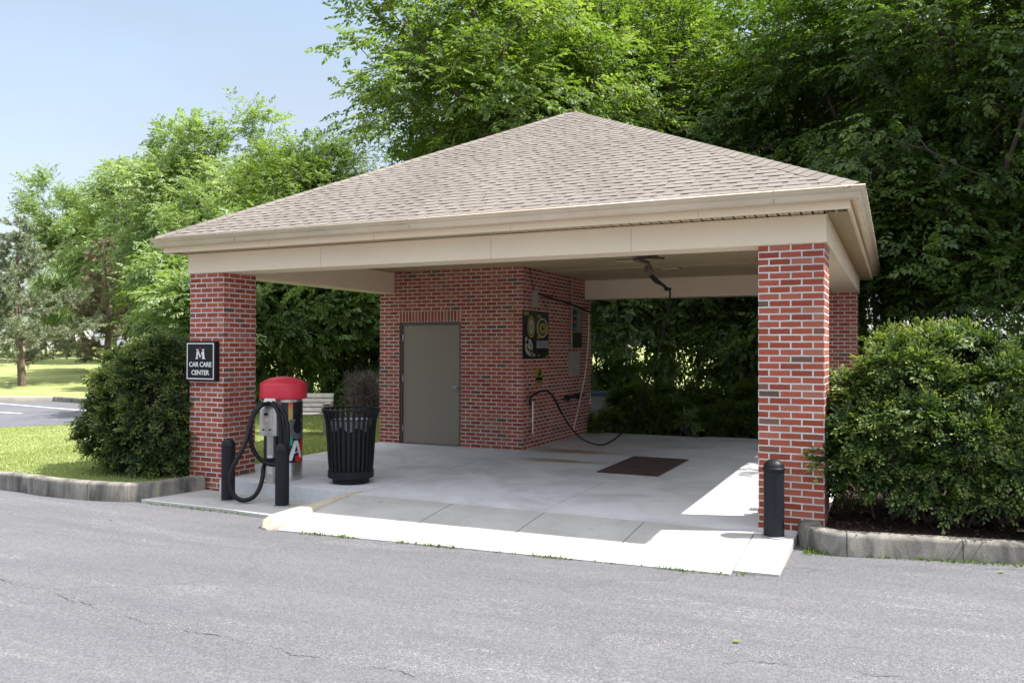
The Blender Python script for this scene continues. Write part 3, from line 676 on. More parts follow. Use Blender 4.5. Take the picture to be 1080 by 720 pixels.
# roof: real courses of laminated shingles
EZ, AZ = 3.245, 5.585
AP = Vector((-4.1, 4.05, AZ)); OV = .315
rc = [Vector((BX0 - OV, BY0 - OV, EZ)), Vector((BX1 + OV, BY0 - OV, EZ)), Vector((BX1 + OV, BY1 + OV, EZ)), Vector((BX0 - OV, BY1 + OV, EZ))]
mb = MB(); rr = random.Random(11)
for k in range(4):
    A, B = rc[k], rc[(k + 1) % 4]; mid = (A + B) / 2; e = (B - A).normalized(); up = (AP - A) - e * (AP - A).dot(e); SL = up.length; up.normalize(); nn = e.cross(up)
    if nn.z < 0: nn = -nn
    LA = (AP - A).dot(e)              # apex position along e
    LN = (B - A).length; ex = .118; nc = int(SL / ex) + 1
    def xl(s): return LA * s / SL
    def xr(s): return LN + (LA - LN) * s / SL
    P = lambda a, s, h: A + e * a + up * s + nn * h
    for c in range(nc):
        s0 = c * ex; s1 = min(s0 + ex + .01, SL); s0b = min(s0, SL)
        if s1 - s0b < .01: continue
        w0, w1 = xl(s0b), xr(s0b); v0, v1 = xl(s1), xr(s1)
        h0, h1 = .007, .001
        tb = .02
        mb.poly([P(w0, s0b, h0), P(w1, s0b, h0), P(v1, s1, h1), P(v0, s1, h1)], tone=rr.uniform(.42, .62))
        mb.poly([P(w0, s0b, -.004), P(w1, s0b, -.004), P(w1, s0b, h0), P(w0, s0b, h0)], tone=tb)
        a = w0 + rr.uniform(-.2, .1)
        while a < w1:
            tw = rr.uniform(.10, .26); gp = rr.uniform(.04, .11); b = a + tw
            a0, b0 = max(a, w0), min(b, w1)
            if b0 - a0 > .03:
                a1, b1 = max(a, v0), min(b, v1)
                if b1 - a1 < .01: a1 = b1 = min(max((a0 + b0) / 2, v0), v1)
                tn = min(1, max(0, rr.gauss(.66, .08))); t = .0048
                q = [P(a0, s0b - .004, h0 + t), P(b0, s0b - .004, h0 + t), P(b1, s1 - .012, h1 + t * .9), P(a1, s1 - .012, h1 + t * .9)]
                mb.poly(q, tone=tn)
                mb.poly([P(a0, s0b - .004, h0 - .003), P(b0, s0b - .004, h0 - .003), q[1], q[0]], tone=0.12)
                mb.poly([P(a0, s0b - .004, h0 - .003), q[0], q[3]], tone=tn * .5); mb.poly([P(b0, s0b - .004, h0 - .003), q[1], q[2]], tone=tn * .5)
            a = b + gp
roof = sp(mb, 'roof', MT['shingle'], tone=True)
# roof deck underneath, drip edge
mb = MB()
for k in range(4): mb.poly([rc[k] - Vector((0, 0, .012)), rc[(k + 1) % 4] - Vector((0, 0, .012)), AP - Vector((0, 0, .012))])
mb.poly([r_ - Vector((0, 0, .04)) for r_ in rc][::-1]); sp(mb, 'roof_deck', MT['groove'])
# hip caps
for k in range(4):
    mb = MB(); A = rc[k]; d = (AP - A); Ln = d.length; d = d.normalized()
    side = d.cross(Vector((0, 0, 1))).normalized(); n_ = side.cross(d).normalized()
    if n_.z < 0: n_ = -n_
    sagn = math.tan(math.atan2(AZ - EZ, 4.4) * .72) * .13
    s0 = 0.0
    while s0 < Ln - .02:
        s1 = min(s0 + .17, Ln + .03); tn = min(1, max(.25, rr.gauss(.62, .15)))
        c0, c1 = A + d * s0 + n_ * .026, A + d * s1 + n_ * .019
        l0, l1 = c0 + side * .125 - n_ * .058, c1 + side * .125 - n_ * .058; r0, r1 = c0 - side * .125 - n_ * .058, c1 - side * .125 - n_ * .058
        mb.poly([l0, c0, c1, l1], tone=tn); mb.poly([c0, r0, r1, c1], tone=tn)
        mb.poly([l0, c0, c0 - n_ * .012, l0 - n_ * .012], tone=0); mb.poly([c0, r0, r0 - n_ * .012, c0 - n_ * .012], tone=0)
        s0 += .14
    sp(mb, 'hip_cap', MT['shingle'], roof, tone=True)

# ------------------------------------------------------------------ sign on the left pier
sg = empty('wall_sign', (-7.93, -.045, 1.575), 0, 'small black sign with white letters and white border on the left brick pier', 'sign')
mb = MB(); mb.box(-.27, .27, -.03, .043, -.27, .27); mb.build('sign_board', MT['black'], sg, bevel=.004)
mb = MB()
for a in ((-.245, .245, .232, .245), (-.245, .245, -.245, -.232), (-.245, -.232, -.232, .232), (.232, .245, -.232, .232)): mb.box(a[0], a[1], -.034, -.031, a[2], a[3])
mb.build('border', MT['white'], sg)
mb = MB()
def serif(mb, cx, z, w): mb.box(cx - w, cx + w, -.0345, -.031, z - .005, z + .005)
# the big M: heavy outer stems, drawn with tapered strokes
def stroke(x0, z0, x1, z1, w0, w1): mb.poly([(x0 - w0, -.0335, z0), (x0 + w0, -.0335, z0), (x1 + w1, -.0335, z1), (x1 - w1, -.0335, z1)])
stroke(-.062, .035, -.048, .16, .012, .012); stroke(.062, .035, .048, .16, .018, .018); stroke(-.048, .16, .0, .045, .016, .008); stroke(.048, .16, .0, .045, .008, .005)
serif(mb, -.062, .035, .026); serif(mb, .062, .035, .030); serif(mb, -.055, .158, .018); serif(mb, .055, .158, .018)
add_text(mb, 'CAR CARE', .090, lambda v: (v.x * .98, -.033 - v.z, v.y - .075), space=.98, offset=.0015)
add_text(mb, 'CENTER', .090, lambda v: (v.x * .98, -.033 - v.z, v.y - .185), space=.98, offset=.0015)
mb.build('lettering', MT['white'], sg)
mb = MB(); V_ = [(0, .195), (.012, .182), (0, .169), (-.012, .182)]
mb.poly([(x, -.0335, z) for x, z in V_]); mb.build('red_dot', MT['red'], sg)

# ------------------------------------------------------------------ bollards
def bollard(loc, h, r, label):
    e = empty('bollard', loc, 0, label, 'bollard', 'black bollards guarding the brick piers')
    mb = MB(); mb.lathe((0, 0, 0), [(0, 0), (r, 0), (r, h - r * .95), (0, h - r * .95)], 36); mb.build('post', MT['black_tex'], e, smooth=True)
    mb = MB(); z = h - r * .95; pr_ = [(r * 1.0, z - .02), (r * 1.07, z - .018), (r * 1.07, z + .005), (r * 1.0, z + .012)] + [(r * math.cos(t), z + .012 + r * .82 * math.sin(t)) for t in [i * PI / 2 / 8 for i in range(1, 9)]]
    pr_[-1] = (0.0005, pr_[-1][1]); mb.lathe((0, 0, 0), pr_, 36); mb.build('dome_cap', MT['black'], e, smooth=True)
    mb = MB(); mb.lathe((0, 0, 0), [(r, .001), (r + .018, .001), (r + .016, .006), (r, .012)], 36); mb.build('base_ring', MT['grey_mark'], e, smooth=True)
    return e
bollard((-6.985, -.52, -.157), .775, .083, 'black domed bollard nearest the left brick pier and its sign')
bollard((-6.13, -.51, -.157), .76, .083, 'black domed bollard in front of the red capped vacuum')
bollard((-.425, -.29, -.012), .73, .094, 'black domed bollard in front of the right brick pier')
bpy.data.objects['bollard.002'].location.z = atop(-.425, -.29) - .002

# ------------------------------------------------------------------ vacuum station
vx, vy = -6.84, .33
vc = empty('vacuum_canister', (vx, vy, 0), R(40), 'tall round vacuum with domed red cap and black printed wrap', 'vacuum')
rv = .25
mb = MB(); mb.lathe((0, 0, 0), [(0, 0), (rv, 0), (rv, .235), (rv - .004, .24), (rv - .004, 1.14), (0, 1.14)], 48); mb.build('steel_drum', MT['steel'], vc, smooth=True)
def cyl(a, r, z): return (r * math.sin(a), -r * math.cos(a), z)     # a=0 faces -Y local, positive towards +X
def patch(mb, a0, a1, z0, z1, r, n=24, shear=0):
    for i in range(n):
        p, q = a0 + (a1 - a0) * i / n, a0 + (a1 - a0) * (i + 1) / n
        mb.poly([cyl(p, r, z0), cyl(q, r, z0), cyl(q, r, z1), cyl(p, r, z1)])
mb = MB(); patch(mb, -PI * .80, PI * .80, .242, 1.04, rv + .002, 60); mb.build('wrap', MT['navy'], vc, smooth=False)
# rainbow stripe with a vertical gradient (printed on the wrap)
m_, nt_, b_ = newmat('rainbow_print'); t_ = N(nt_, 'ShaderNodeTexCoord'); sx = N(nt_, 'ShaderNodeSeparateXYZ'); nt_.links.new(t_.outputs['Object'], sx.inputs[0])
mr_ = N(nt_, 'ShaderNodeMapRange'); mr_.inputs['From Min'].default_value = .45; mr_.inputs['From Max'].default_value = 1.04; nt_.links.new(sx.outputs['Z'], mr_.inputs[0])
rp = N(nt_, 'ShaderNodeValToRGB'); e_ = rp.color_ramp; e_.elements[0].position = 0; e_.elements[0].color = (.02, .30, .25, 1); e_.elements[1].position = 1; e_.elements[1].color = (.62, .06, .05, 1)
for p_, c_ in ((.35, (.05, .36, .15, 1)), (.62, (.42, .42, .10, 1)), (.85, (.60, .28, .10, 1))): k = e_.elements.new(p_); k.color = c_
nt_.links.new(mr_.outputs[0], rp.inputs[0]); nt_.links.new(rp.outputs[0], b_.inputs['Base Color']); MT['rainbow'] = m_
mb = MB(); patch(mb, R(15), R(29), .47, 1.04, rv + .004, 6); mb.build('stripe', m_, vc)
mb = MB()
def oncyl(a_off, z_off, r): 
    def f(v):      # text runs upwards
        a = a_off - v.y / rv; return cyl(a, r, z_off + v.x)
    return f
add_text(mb, 'C', .38, oncyl(R(78), .545, rv + .007), align='LEFT', offset=.018); mb.build('lettering', MT['grey_mark'], vc)
mb = MB()      # slanted heavy A: two thick legs and a bar wrapped on the drum
def slab_(a0, z0, a1, z1, w, n=8):
    for i in range(n):
        p, q = i / n, (i + 1) / n; f = lambda t, o_: cyl(R(a0 + (a1 - a0) * t + o_), rv + .008, z0 + (z1 - z0) * t)
        mb.poly([f(p, -w), f(p, w), f(q, w), f(q, -w)])
slab_(20, .27, 40, .53, 6.5); slab_(60, .30, 42, .53, 5.5); slab_(28, .36, 52, .39, 5)
mb.build('lettering', MT['white'], vc)
mb = MB()
for a0, a1, z0, z1 in ((48, 58, .25, .47), (58, 66, .25, .60), (66, 74, .25, .52), (38, 48, .25, .33)): patch(mb, R(a0), R(a1), z0, z1, rv + .0055, 3)
mb.build('red_flash', MT['red'], vc)
mb = MB(); patch(mb, R(-4), R(10), .25, .36, rv + .0055, 4); patch(mb, R(10), R(20), .25, .31, rv + .0055, 4); mb.build('blue_flash', MT['blue'], vc)
rc_ = .305
mb = MB(); prof = [(rv + .01, 1.085), (rc_ - .02, 1.075), (rc_, 1.085), (rc_ + .004, 1.10), (rc_, 1.27), (rc_ - .008, 1.288), (rc_ - .03, 1.302), (.22, 1.335), (.14, 1.36), (.06, 1.372), (.0005, 1.376)]
mb.lathe((0, 0, 0), prof, 56); mb.build('domed_cap', MT['red_cap'], vc, smooth=True)

# pay box on a post with hoses
px_, py_ = -6.76, .01
pb = empty('pay_station', (px_, py_, 0), R(16), 'stainless steel coin box on a post with looped black hoses', 'pay station')
mb = MB(); mb.box(-.045, .045, -.04, .04, 0, .64); mb.build('post', MT['steel'], pb, bevel=.004)
mb = MB(); mb.box(-.09, .09, -.09, .09, 0, .012); mb.build('base_plate', MT['steel'], pb, bevel=.003)
mb = MB()
w0, w1, d0 = .115, .07, .10
z0, z1, z2 = .62, .97, 1.10
mb.prism([(-w0, -d0), (w0, -d0), (w0, d0), (-w0, d0)], z0, z1)
T0 = [(-w0, -d0, z1), (w0, -d0, z1), (w0, d0, z1), (-w0, d0, z1)]; T1 = [(-w1, -d0 * .55, z2), (w1, -d0 * .55, z2), (w1, d0, z2), (-w1, d0, z2)]
for i in range(4): mb.poly([T0[i], T0[(i + 1) % 4], T1[(i + 1) % 4], T1[i]])
mb.poly(T1); box_ = mb.build('housing', MT['steel'], pb, bevel=.004)
mb = MB(); mb.box(-.09, .055, -d0 - .006, -d0 - .001, .66, .94); pl_ = mb.build('front_panel', MT['steel'], pb, bevel=.002)
mb = MB(); mb.box(-.04, .02, -d0 - .009, -d0 - .0065, .80, .85); mb.build('decal', plain('pink_decal', (.6, .35, .42), .5), pl_)
mb = MB(); mb.box(-.05, .0, -d0 - .016, -d0 - .0065, .885, .915); mb.build('coin_slot', MT['black'], pl_)
mb = MB(); mb.box(.02, .04, -d0 - .02, -d0 - .0065, .69, .71); mb.build('button', MT['black'], pl_)
mb = MB(); mb.tube([(-.06, -d0 - .02, .70), (-.06, -d0 - .004, .70)], .012, 10); mb.build('lock', MT['black'], pl_)
mb = MB(); mb.box(-.035, .035, -.0415, -.0402, .12, .36); mb.build('instruction_label', MT['white'], pb)
def local(root, P): 
    Mi = (Matrix.Translation(root.location) @ Matrix.Rotation(root.rotation_euler.z, 4, 'Z')).inverted(); return [Mi @ Vector(p) for p in P]
def cpx(x, y): return 180 + x / 3.273, 340 + y / 3.273
def hose_pts(L, root):
    return local(root, curve_pts([at(*cpx(x, y), d) for x, y, d in L], 7))
mb = MB(); mb.tube(hose_pts([(335, 282, 10.6), (312, 283, 10.5), (290, 305, 10.42), (273, 350, 10.35), (262, 400, 10.25), (240, 452, 10.12), (213, 502, 10.06), (205, 548, 10.03), (216, 592, 10.02), (246, 613, 10.02), (282, 604, 10.08), (305, 575, 10.18), (317, 535, 10.3), (321, 498, 10.42), (334, 478, 10.55)], pb), .028, 14); mb.build('hose', MT['rubber'], pb, smooth=True)
mb = MB(); mb.tube(hose_pts([(340, 278, 10.56), (312, 288, 10.42), (287, 320, 10.38), (276, 365, 10.34), (278, 415, 10.32), (293, 452, 10.34), (318, 478, 10.36), (350, 490, 10.36), (385, 480, 10.36), (400, 440, 10.36), (405, 390, 10.38), (400, 340, 10.42), (382, 300, 10.46), (352, 276, 10.52)], pb), .027, 14); mb.build('hose', MT['rubber'], pb, smooth=True)
mb = MB(); mb.tube(hose_pts([(345, 280, 10.52), (362, 292, 10.46), (375, 325, 10.42), (380, 375, 10.4), (378, 430, 10.36), (374, 470, 10.3)], pb), .025, 14); mb.build('hose', MT['rubber'], pb, smooth=True)
mb = MB(); q = local(pb, [at(*cpx(342, 478), 10.5)])[0]; mb.obox(q, (.05, 0, 0), (0, .05, 0), (0, 0, .035)); mb.build('hose_bracket', MT['black'], pb, bevel=.008)

# ------------------------------------------------------------------ litter bin
tb = empty('litter_bin', (-5.855, .50, 0), 0, 'round black slatted metal litter bin with flared rim', 'bin')
tb.scale = (1, 1, 1)
mb = MB(); NS = 30
prof = [(.275, .13), (.29, .30), (.305, .55), (.315, .72), (.328, .82), (.348, .90), (.370, .955)]
for k in range(NS):
    t = 2 * PI * k / NS; ct, st = math.cos(t), math.sin(t); hw_ = .0195
    ins = [(r_ * ct, r_ * st, z) for r_, z in prof]
    for i in range(len(prof) - 1):
        (r0, z0_), (r1, z1_) = prof[i], prof[i + 1]
        def q(r_, z_, s_, o_): return ((r_ + o_) * ct - s_ * hw_ * st, (r_ + o_) * st + s_ * hw_ * ct, z_)
        A_ = [q(r0, z0_, -1, 0), q(r0, z0_, 1, 0), q(r1, z1_, 1, 0), q(r1, z1_, -1, 0)]; B_ = [q(r0, z0_, -1, .007), q(r0, z0_, 1, .007), q(r1, z1_, 1, .007), q(r1, z1_, -1, .007)]
        mb.poly(A_[::-1]); mb.poly(B_); mb.poly([A_[1], B_[1], B_[2], A_[2]][::-1]); mb.poly([A_[0], B_[0], B_[3], A_[3]])
mb.build('slats', MT['black'], tb)
mb = MB()
def hoop(r_, z, t_=.012, n=60): mb.tube([(r_ * math.cos(2 * PI * k / n), r_ * math.sin(2 * PI * k / n), z) for k in range(n + 1)], t_, 8, cap=False)
hoop(.372, .958, .013); mb.build('rim', MT['black'], tb, smooth=True)
mb = MB(); hoop(.325, .83, .009); hoop(.305, .63, .007); mb.build('hoops', MT['black'], tb, smooth=True)
mb = MB(); mb.lathe((0, 0, 0), [(0, .0), (.235, .0), (.24, .055), (.285, .07), (.298, .08), (.298, .165), (.27, .17), (.0, .17)], 48); mb.build('base', MT['black'], tb, smooth=True)
mb = MB(); mb.lathe((0, 0, 0), [(0, .18), (.235, .18), (.262, .80), (.258, .80), (.23, .19), (0, .19)], 40); mb.build('liner', MT['black_tex'], tb, smooth=True)
mb = MB(); rr = random.Random(4); n = 48; L_ = []
for r_, z in ((.262, .70), (.268, .80), (.262, .825), (.24, .80), (.2, .62)):
    L_.append((r_, z))
base = 0
for i, (r_, z) in enumerate(L_):
    for k in range(n):
        t = 2 * PI * k / n; jr = rr.uniform(-.004, .004) + .004 * math.sin(k * 2.3); jz = (.03 * math.sin(k * .9) if i == 0 else 0) + rr.uniform(-.006, .006)
        mb.v.append(((r_ + jr) * math.cos(t), (r_ + jr) * math.sin(t), z + jz)); mb.tone.append(.5)
for i in range(len(L_) - 1):
    for k in range(n):
        k2 = (k + 1) % n; mb.f.append((i * n + k, i * n + k2, (i + 1) * n + k2, (i + 1) * n + k)); mb.uv.append([(0, 0)] * 4)
mb.build('bag', plain('pale_bag', (.26, .27, .29), .4), tb, smooth=True)

# ------------------------------------------------------------------ things on the room's east wall (x = -5.2)
WX = -5.2
def wallpt(y, z, o=0.0): return (WX + o, y, z)
ps = empty('poster', (WX + .004, 5.05, 2.0), 0, 'large black and yellow picture poster on the dark brick side wall', 'poster')
mb = MB(); mb.box(0, .012, -.575, .575, -.42, .42); mb.build('board', MT['navy'], ps)
def fl(mb, y0, y1, z0, z1, o=.0145): mb.poly([(o, y0, z0), (o, y1, z0), (o, y1, z1), (o, y0, z1)])
def ell(mb, cy, cz, ry, rz_, o, n=24, ri=0):
    for k in range(n):
        a, b = 2 * PI * k / n, 2 * PI * (k + 1) / n
        mb.poly([(o, cy + ry * math.cos(a), cz + rz_ * math.sin(a)), (o, cy + ry * math.cos(b), cz + rz_ * math.sin(b)), (o, cy + ry * ri * math.cos(b), cz + rz_ * ri * math.sin(b)), (o, cy + ry * ri * math.cos(a), cz + rz_ * ri * math.sin(a))])
mb = MB(); fl(mb, -.54, -.33, .335, .395); fl(mb, .04, .22, .31, .36); fl(mb, .05, .22, -.07, -.02); fl(mb, .44, .54, -.40, -.37); fl(mb, .08, .16, -.38, -.35)
ell(mb, -.22, .14, .17, .20, .0145, ri=.72); ell(mb, .30, .12, .20, .10, .0145, ri=.3); mb.build('yellow_print', MT['yellow'], ps)
mb = MB(); ell(mb, -.22, .14, .10, .13, .0146, ri=.45); ell(mb, -.32, -.22, .17, .14, .0145, ri=.5); fl(mb, -.30, -.05, -.38, -.34); ell(mb, .28, .13, .26, .18, .0144, ri=.82); mb.poly([(.0145, -.50, -.08), (.0145, -.42, -.03), (.0145, -.12, -.36), (.0145, -.18, -.40)]); mb.build('pale_print', MT['pale'], ps)
mb = MB(); fl(mb, .02, .56, -.24, -.10, .0143); ell(mb, -.22, .14, .035, .05, .0148); fl(mb, -.003, .003, -.42, .42, .0149); mb.build('grey_print', MT['grey_mark'], ps)
mn = empty('menu_sign', (WX + .004, 7.12, 2.17), 0, 'narrow wash menu sign with coloured cells beside the conduit', 'sign')
mb = MB(); mb.box(0, .012, -.27, .27, -.40, .40); mb.build('board', MT['navy'], mn)
mb = MB()
for i in range(11): fl(mb, -.02 if i % 3 else -.23, .24, .365 - i * .045, .39 - i * .045)
mb.build('text_rows', MT['pale'], mn)
for nm, mt, z in (('red', 'red', .10), ('blue', 'blue', .02), ('teal', 'teal', -.04), ('yellow', 'yellow', -.11)):
    mb = MB(); fl(mb, -.24, -.04, z, z + .055); mb.build('colour_cell', MT[mt], mn)
cb = empty('control_box', (WX, 6.93, 1.46), 0, 'grey metal control box below the conduit on the brick side wall', 'electrical box')
mb = MB(); mb.box(.002, .085, -.26, .15, -.225, .225); mb.build('housing', MT['grey_box'], cb, bevel=.006)
mb = MB(); mb.box(.086, .092, -.245, .135, -.21, .21); mb.build('lid', MT['grey_box'], cb, bevel=.003)
mb = MB(); mb.tube([(.05, -.20, .225), (.05, -.20, 1.70)], .016, 10); mb.box(.0, .06, -.225, -.175, .8, .83); mb.build('conduit', MT['grey_box'], cb, smooth=True)
cs = empty('caution_sign', (WX + .003, 5.22, 1.24), 0, 'small yellow caution sign with black figure on brick side wall', 'sign')
mb = MB(); mb.box(0, .006, -.15, .15, -.0, .16); mb.box(0, .006, -.15, .15, -.16, -.06); mb.build('plate', MT['yellow'], cs)
mb = MB(); ell(mb, .02, .125, .035, .022, .0075); fl(mb, -.03, .05, .03, .10, .0075); fl(mb, .0, .09, .07, .085, .0075); fl(mb, -.05, .0, .01, .05, .0075); mb.box(0, .005, -.15, .15, -.06, .0); fl(mb, -.11, .11, -.09, -.08, .0075); fl(mb, -.11, .11, -.115, -.105, .0075); mb.build('black_print', MT['black'], cs)
# spray bracket up high with dark pipe along the wall
hb = empty('pipe_rail', (WX, 4.9, 2.62), 0, 'dark pipe running along the top of the brick side wall', 'pipe')
mb = MB(); mb.box(.002, .10, -.03, .05, -.14, .18); mb.build('bracket', MT['grey_box'], hb, bevel=.004)
mb = MB(); mb.tube(curve_pts([(.06, -.02, .12), (.07, .8, .06), (.07, 1.8, .0), (.06, 2.95, -.11)], 6), .017, 10); mb.build('pipe', MT['black'], hb, smooth=True)
mb = MB(); mb.tube(curve_pts([(.05, -.02, .14), (.05, -.12, .30), (.04, -.18, .52)], 6), .008, 8); mb.build('cable', MT['black'], hb, smooth=True)
# spray wand holder at the bottom left of the wall
wh = empty('wand_holder', (WX, 4.82, .25), 0, 'thin steel wand holder tube low on the brick side wall', 'holder')
mb = MB(); mb.tube([(.05, 0, 0), (.05, 0, .58)], .022, 12); mb.build('tube', MT['steel'], wh, smooth=True)
mb = MB(); mb.box(.0, .04, -.03, .03, .20, .30); mb.build('clamp', MT['steel'], wh)
wand = empty('spray_wand', (WX, 4.82, .83), 0, 'black spray wand hose arching from the wall and looping over floor', 'hose')
boom_p = at_z(684, 272, CZ - .05)
pts = [at(559, 428, 14.18), at(560, 419, 14.2), at(567, 414, 14.3), at(576, 412, 14.45), at(584, 419, 14.55), at(592, 435, 14.65)]
mb = MB(); mb.tube(local(wand, curve_pts(pts, 6)), .020, 10); mb.build('grip', MT['black'], wand, smooth=True)
db = (boom_p - CAM).dot(FW)
pts = [at(590, 431, 14.65), at(600, 448, 14.75), at(613, 462, 14.78), at(628, 468.5, 14.7), at(640, 468, 14.6), at(655, 458, 14.2), at(668, 438, 13.6), at(682, 408, 13.0), at(694, 370, 12.6), at(704, 330, 12.2), at(707, 309, 12.0)]
BD = 12.0
pts = [at(590, 431, 14.65), at(600, 448, 14.75), at(613, 462, 14.78), at(628, 468.3, 14.72), at(640, 467.5, 14.6), at(655, 457, 14.3), at(668, 438, 13.9), at(682, 408, 13.4), at(694, 370, 13.0), at(704, 330, 12.7), at(707, 309, 12.5)]
mb = MB(); mb.tube(local(wand, curve_pts(pts, 6)), .014, 8); mb.build('hose', MT['rubber'], wand, smooth=True)
th = empty('thin_hose', (WX, 7.9, 2.5), 0, 'thin pale hose hanging down the end of the brick side wall', 'hose')
pts = [at(621, 331, 16.7), at(620.5, 360, 16.6), at(617, 395, 16.3), at(611, 425, 15.9), at(605, 452, 15.3)]
mb = MB(); mb.tube(local(th, curve_pts(pts, 6)), .013, 8); mb.build('hose', plain('pale_hose', (.72, .60, .56), .5), th, smooth=True)
tw = empty('wand_tube', (WX, 6.8, .82), 0, 'dark horizontal wand tube fixed to the brick side wall', 'holder')
mb = MB(); mb.tube([(.10, -.58, -.03), (.08, .55, .01)], .03, 12); mb.build('tube', plain('blue_black', (.02, .025, .045), .35), tw, smooth=True)
for q_ in (-.32, .26):
    mb = MB(); mb.box(.0, .09, q_, q_ + .06, -.07, .03); mb.build('bracket', MT['black'], tw)

# ceiling boom
bo = empty('ceiling_boom', boom_p, 0, 'rusty jointed swing boom bolted under the shelter ceiling', 'boom')
d1 = db
def lb(L_): return local(bo, L_)
mb = MB(); mb.tube(lb([at_z(661.5, 268, CZ - .03), at_z(668, 269.5, CZ - .05), at_z(684, 271.0, CZ - .06), at_z(694, 269, CZ - .03)]), .022, 8); mb.tube(lb([at_z(668, 273.5, CZ - .05), at_z(684, 271.3, CZ - .07), at_z(700, 272.5, CZ - .05)]), .018, 8); mb.build('mount', MT['rusty'], bo, smooth=True)
J0 = at_z(682, 272, CZ - .1); d2 = (J0 - CAM).dot(FW)
J = [at(674, 274, d2), at(684, 277, d2), at(688, 286, d2 + .1), at(686, 290, d2 + .15), at(692, 296, d2 + .2), at(700, 301, d2 + .3), at(703, 305, d2 + .35), at(707, 304.5, d2 + .4), at(706, 309, d2 + .4)]
mb = MB(); mb.tube(lb(J[:4]), .026, 8); mb.tube(lb([at(681.5, 280, d2), at(682.5, 287, d2)]), .03, 8); mb.build('upper_arm', MT['rusty'], bo, smooth=True)
mb = MB(); mb.tube(lb(J[3:]), [.03, .04, .022, .034, .02, .016], 8); mb.build('lower_arm', MT['black'], bo, smooth=True)

# rust coloured runs on the slab by the wall corner
def alpha_stain(name, pts, z=.004):
    m, nt, b = newmat('rust_run'); L = nt.links.new; b.inputs['Roughness'].default_value = .9
    t = N(nt, 'ShaderNodeTexCoord'); mpn = N(nt, 'ShaderNodeMapping'); mpn.inputs['Scale'].default_value = (1, 5, 1); L(t.outputs['Object'], mpn.inputs[0])
    n1 = N(nt, 'ShaderNodeTexNoise', Scale=2.5, Detail=6.0, Roughness=.7); L(mpn.outputs[0], n1.inputs[0])
    g = N(nt, 'ShaderNodeSeparateXYZ'); L(t.outputs['Generated'], g.inputs[0])
    # fades out to its own edges
    def tent(src):
        a = N(nt, 'ShaderNodeMath', operation='SUBTRACT'); a.inputs[1].default_value = .5; L(src, a.inputs[0])
        c = N(nt, 'ShaderNodeMath', operation='ABSOLUTE'); L(a.outputs[0], c.inputs[0])
        d = N(nt, 'ShaderNodeMapRange'); d.inputs['From Min'].default_value = .5; d.inputs['From Max'].default_value = .1; L(c.outputs[0], d.inputs[0]); return d.outputs[0]
    m1 = N(nt, 'ShaderNodeMath', operation='MULTIPLY'); L(tent(g.outputs['X']), m1.inputs[0]); L(tent(g.outputs['Y']), m1.inputs[1])
    m2 = N(nt, 'ShaderNodeMath', operation='MULTIPLY'); L(m1.outputs[0], m2.inputs[0]); L(n1.outputs[0], m2.inputs[1])
    m3 = N(nt, 'ShaderNodeMath', operation='MULTIPLY'); m3.inputs[1].default_value = 1.25; m3.use_clamp = True; L(m2.outputs[0], m3.inputs[0])
    L(m3.outputs[0], b.inputs['Alpha']); b.inputs['Base Color'].default_value = (.46, .27, .10, 1)
    mb = MB(); mb.poly([(x, y, z) for x, y in pts]); o = mb.build(name, m); tag(o, kind='structure'); return o
alpha_stain('rust_stain', [(-5.19, 4.35), (-3.4, 4.7), (-3.4, 5.1), (-5.19, 5.05)])
alpha_stain('rust_stain', [(-5.0, 3.35), (-3.3, 3.45), (-3.3, 3.75), (-5.0, 3.8)])

# ------------------------------------------------------------------ vegetation
def np_mesh(name, V, faces_flat, counts, mat, tone=None, smooth=False):
    me = bpy.data.meshes.new(name); me.vertices.add(len(V)); me.vertices.foreach_set('co', np.asarray(V, np.float32).ravel())
    me.loops.add(len(faces_flat)); me.loops.foreach_set('vertex_index', np.asarray(faces_flat, np.int32))
    me.polygons.add(len(counts)); st = np.zeros(len(counts), np.int32); st[1:] = np.cumsum(counts)[:-1]
    me.polygons.foreach_set('loop_start', st)
    if smooth: me.polygons.foreach_set('use_smooth', [True] * len(counts))
    me.update(calc_edges=True)
    if tone is not None:
        a = me.attributes.new('tone', 'FLOAT', 'POINT'); a.data.foreach_set('value', np.asarray(tone, np.float32))
    me.materials.append(mat); return me

def unit(a): return a / np.maximum(np.linalg.norm(a, axis=-1, keepdims=True), 1e-9)

def leaf_mesh(name, P, D, Nn, L, W, tone, mat, fold=.18, mid=.45):
    """every leaf a folded kite of two faces"""
    D = unit(D); S_ = unit(np.cross(D, Nn)); Nn = np.cross(S_, D)
    L = L[:, None]; W = W[:, None]
    b = P; t = P + D * L - Nn * L * .12; r = P + D * L * mid + S_ * W * .5 + Nn * W * fold; l = P + D * L * mid - S_ * W * .5 + Nn * W * fold
    V = np.stack([b, r, t, l], 1).reshape(-1, 3); n = len(P); i = np.arange(n)[:, None] * 4
    F = np.concatenate([i + 0, i + 1, i + 2, i + 0, i + 2, i + 3], 1).ravel()
    return np_mesh(name, V, F, np.full(2 * n, 3, np.int32), mat, np.repeat(tone, 4))

def kmeans(X, k, rg, it=6):
    C = X[rg.choice(len(X), k, replace=False)]
    for _ in range(it):
        d = ((X[:, None] - C[None]) ** 2).sum(-1); a = d.argmin(1)
        for j in range(k):
            if (a == j).any(): C[j] = X[a == j].mean(0)
    return C, a

def bez(a, b, c, n=6):
    t = np.linspace(0, 1, n)[:, None]; return a * (1 - t) ** 2 + 2 * b * t * (1 - t) + c * t ** 2

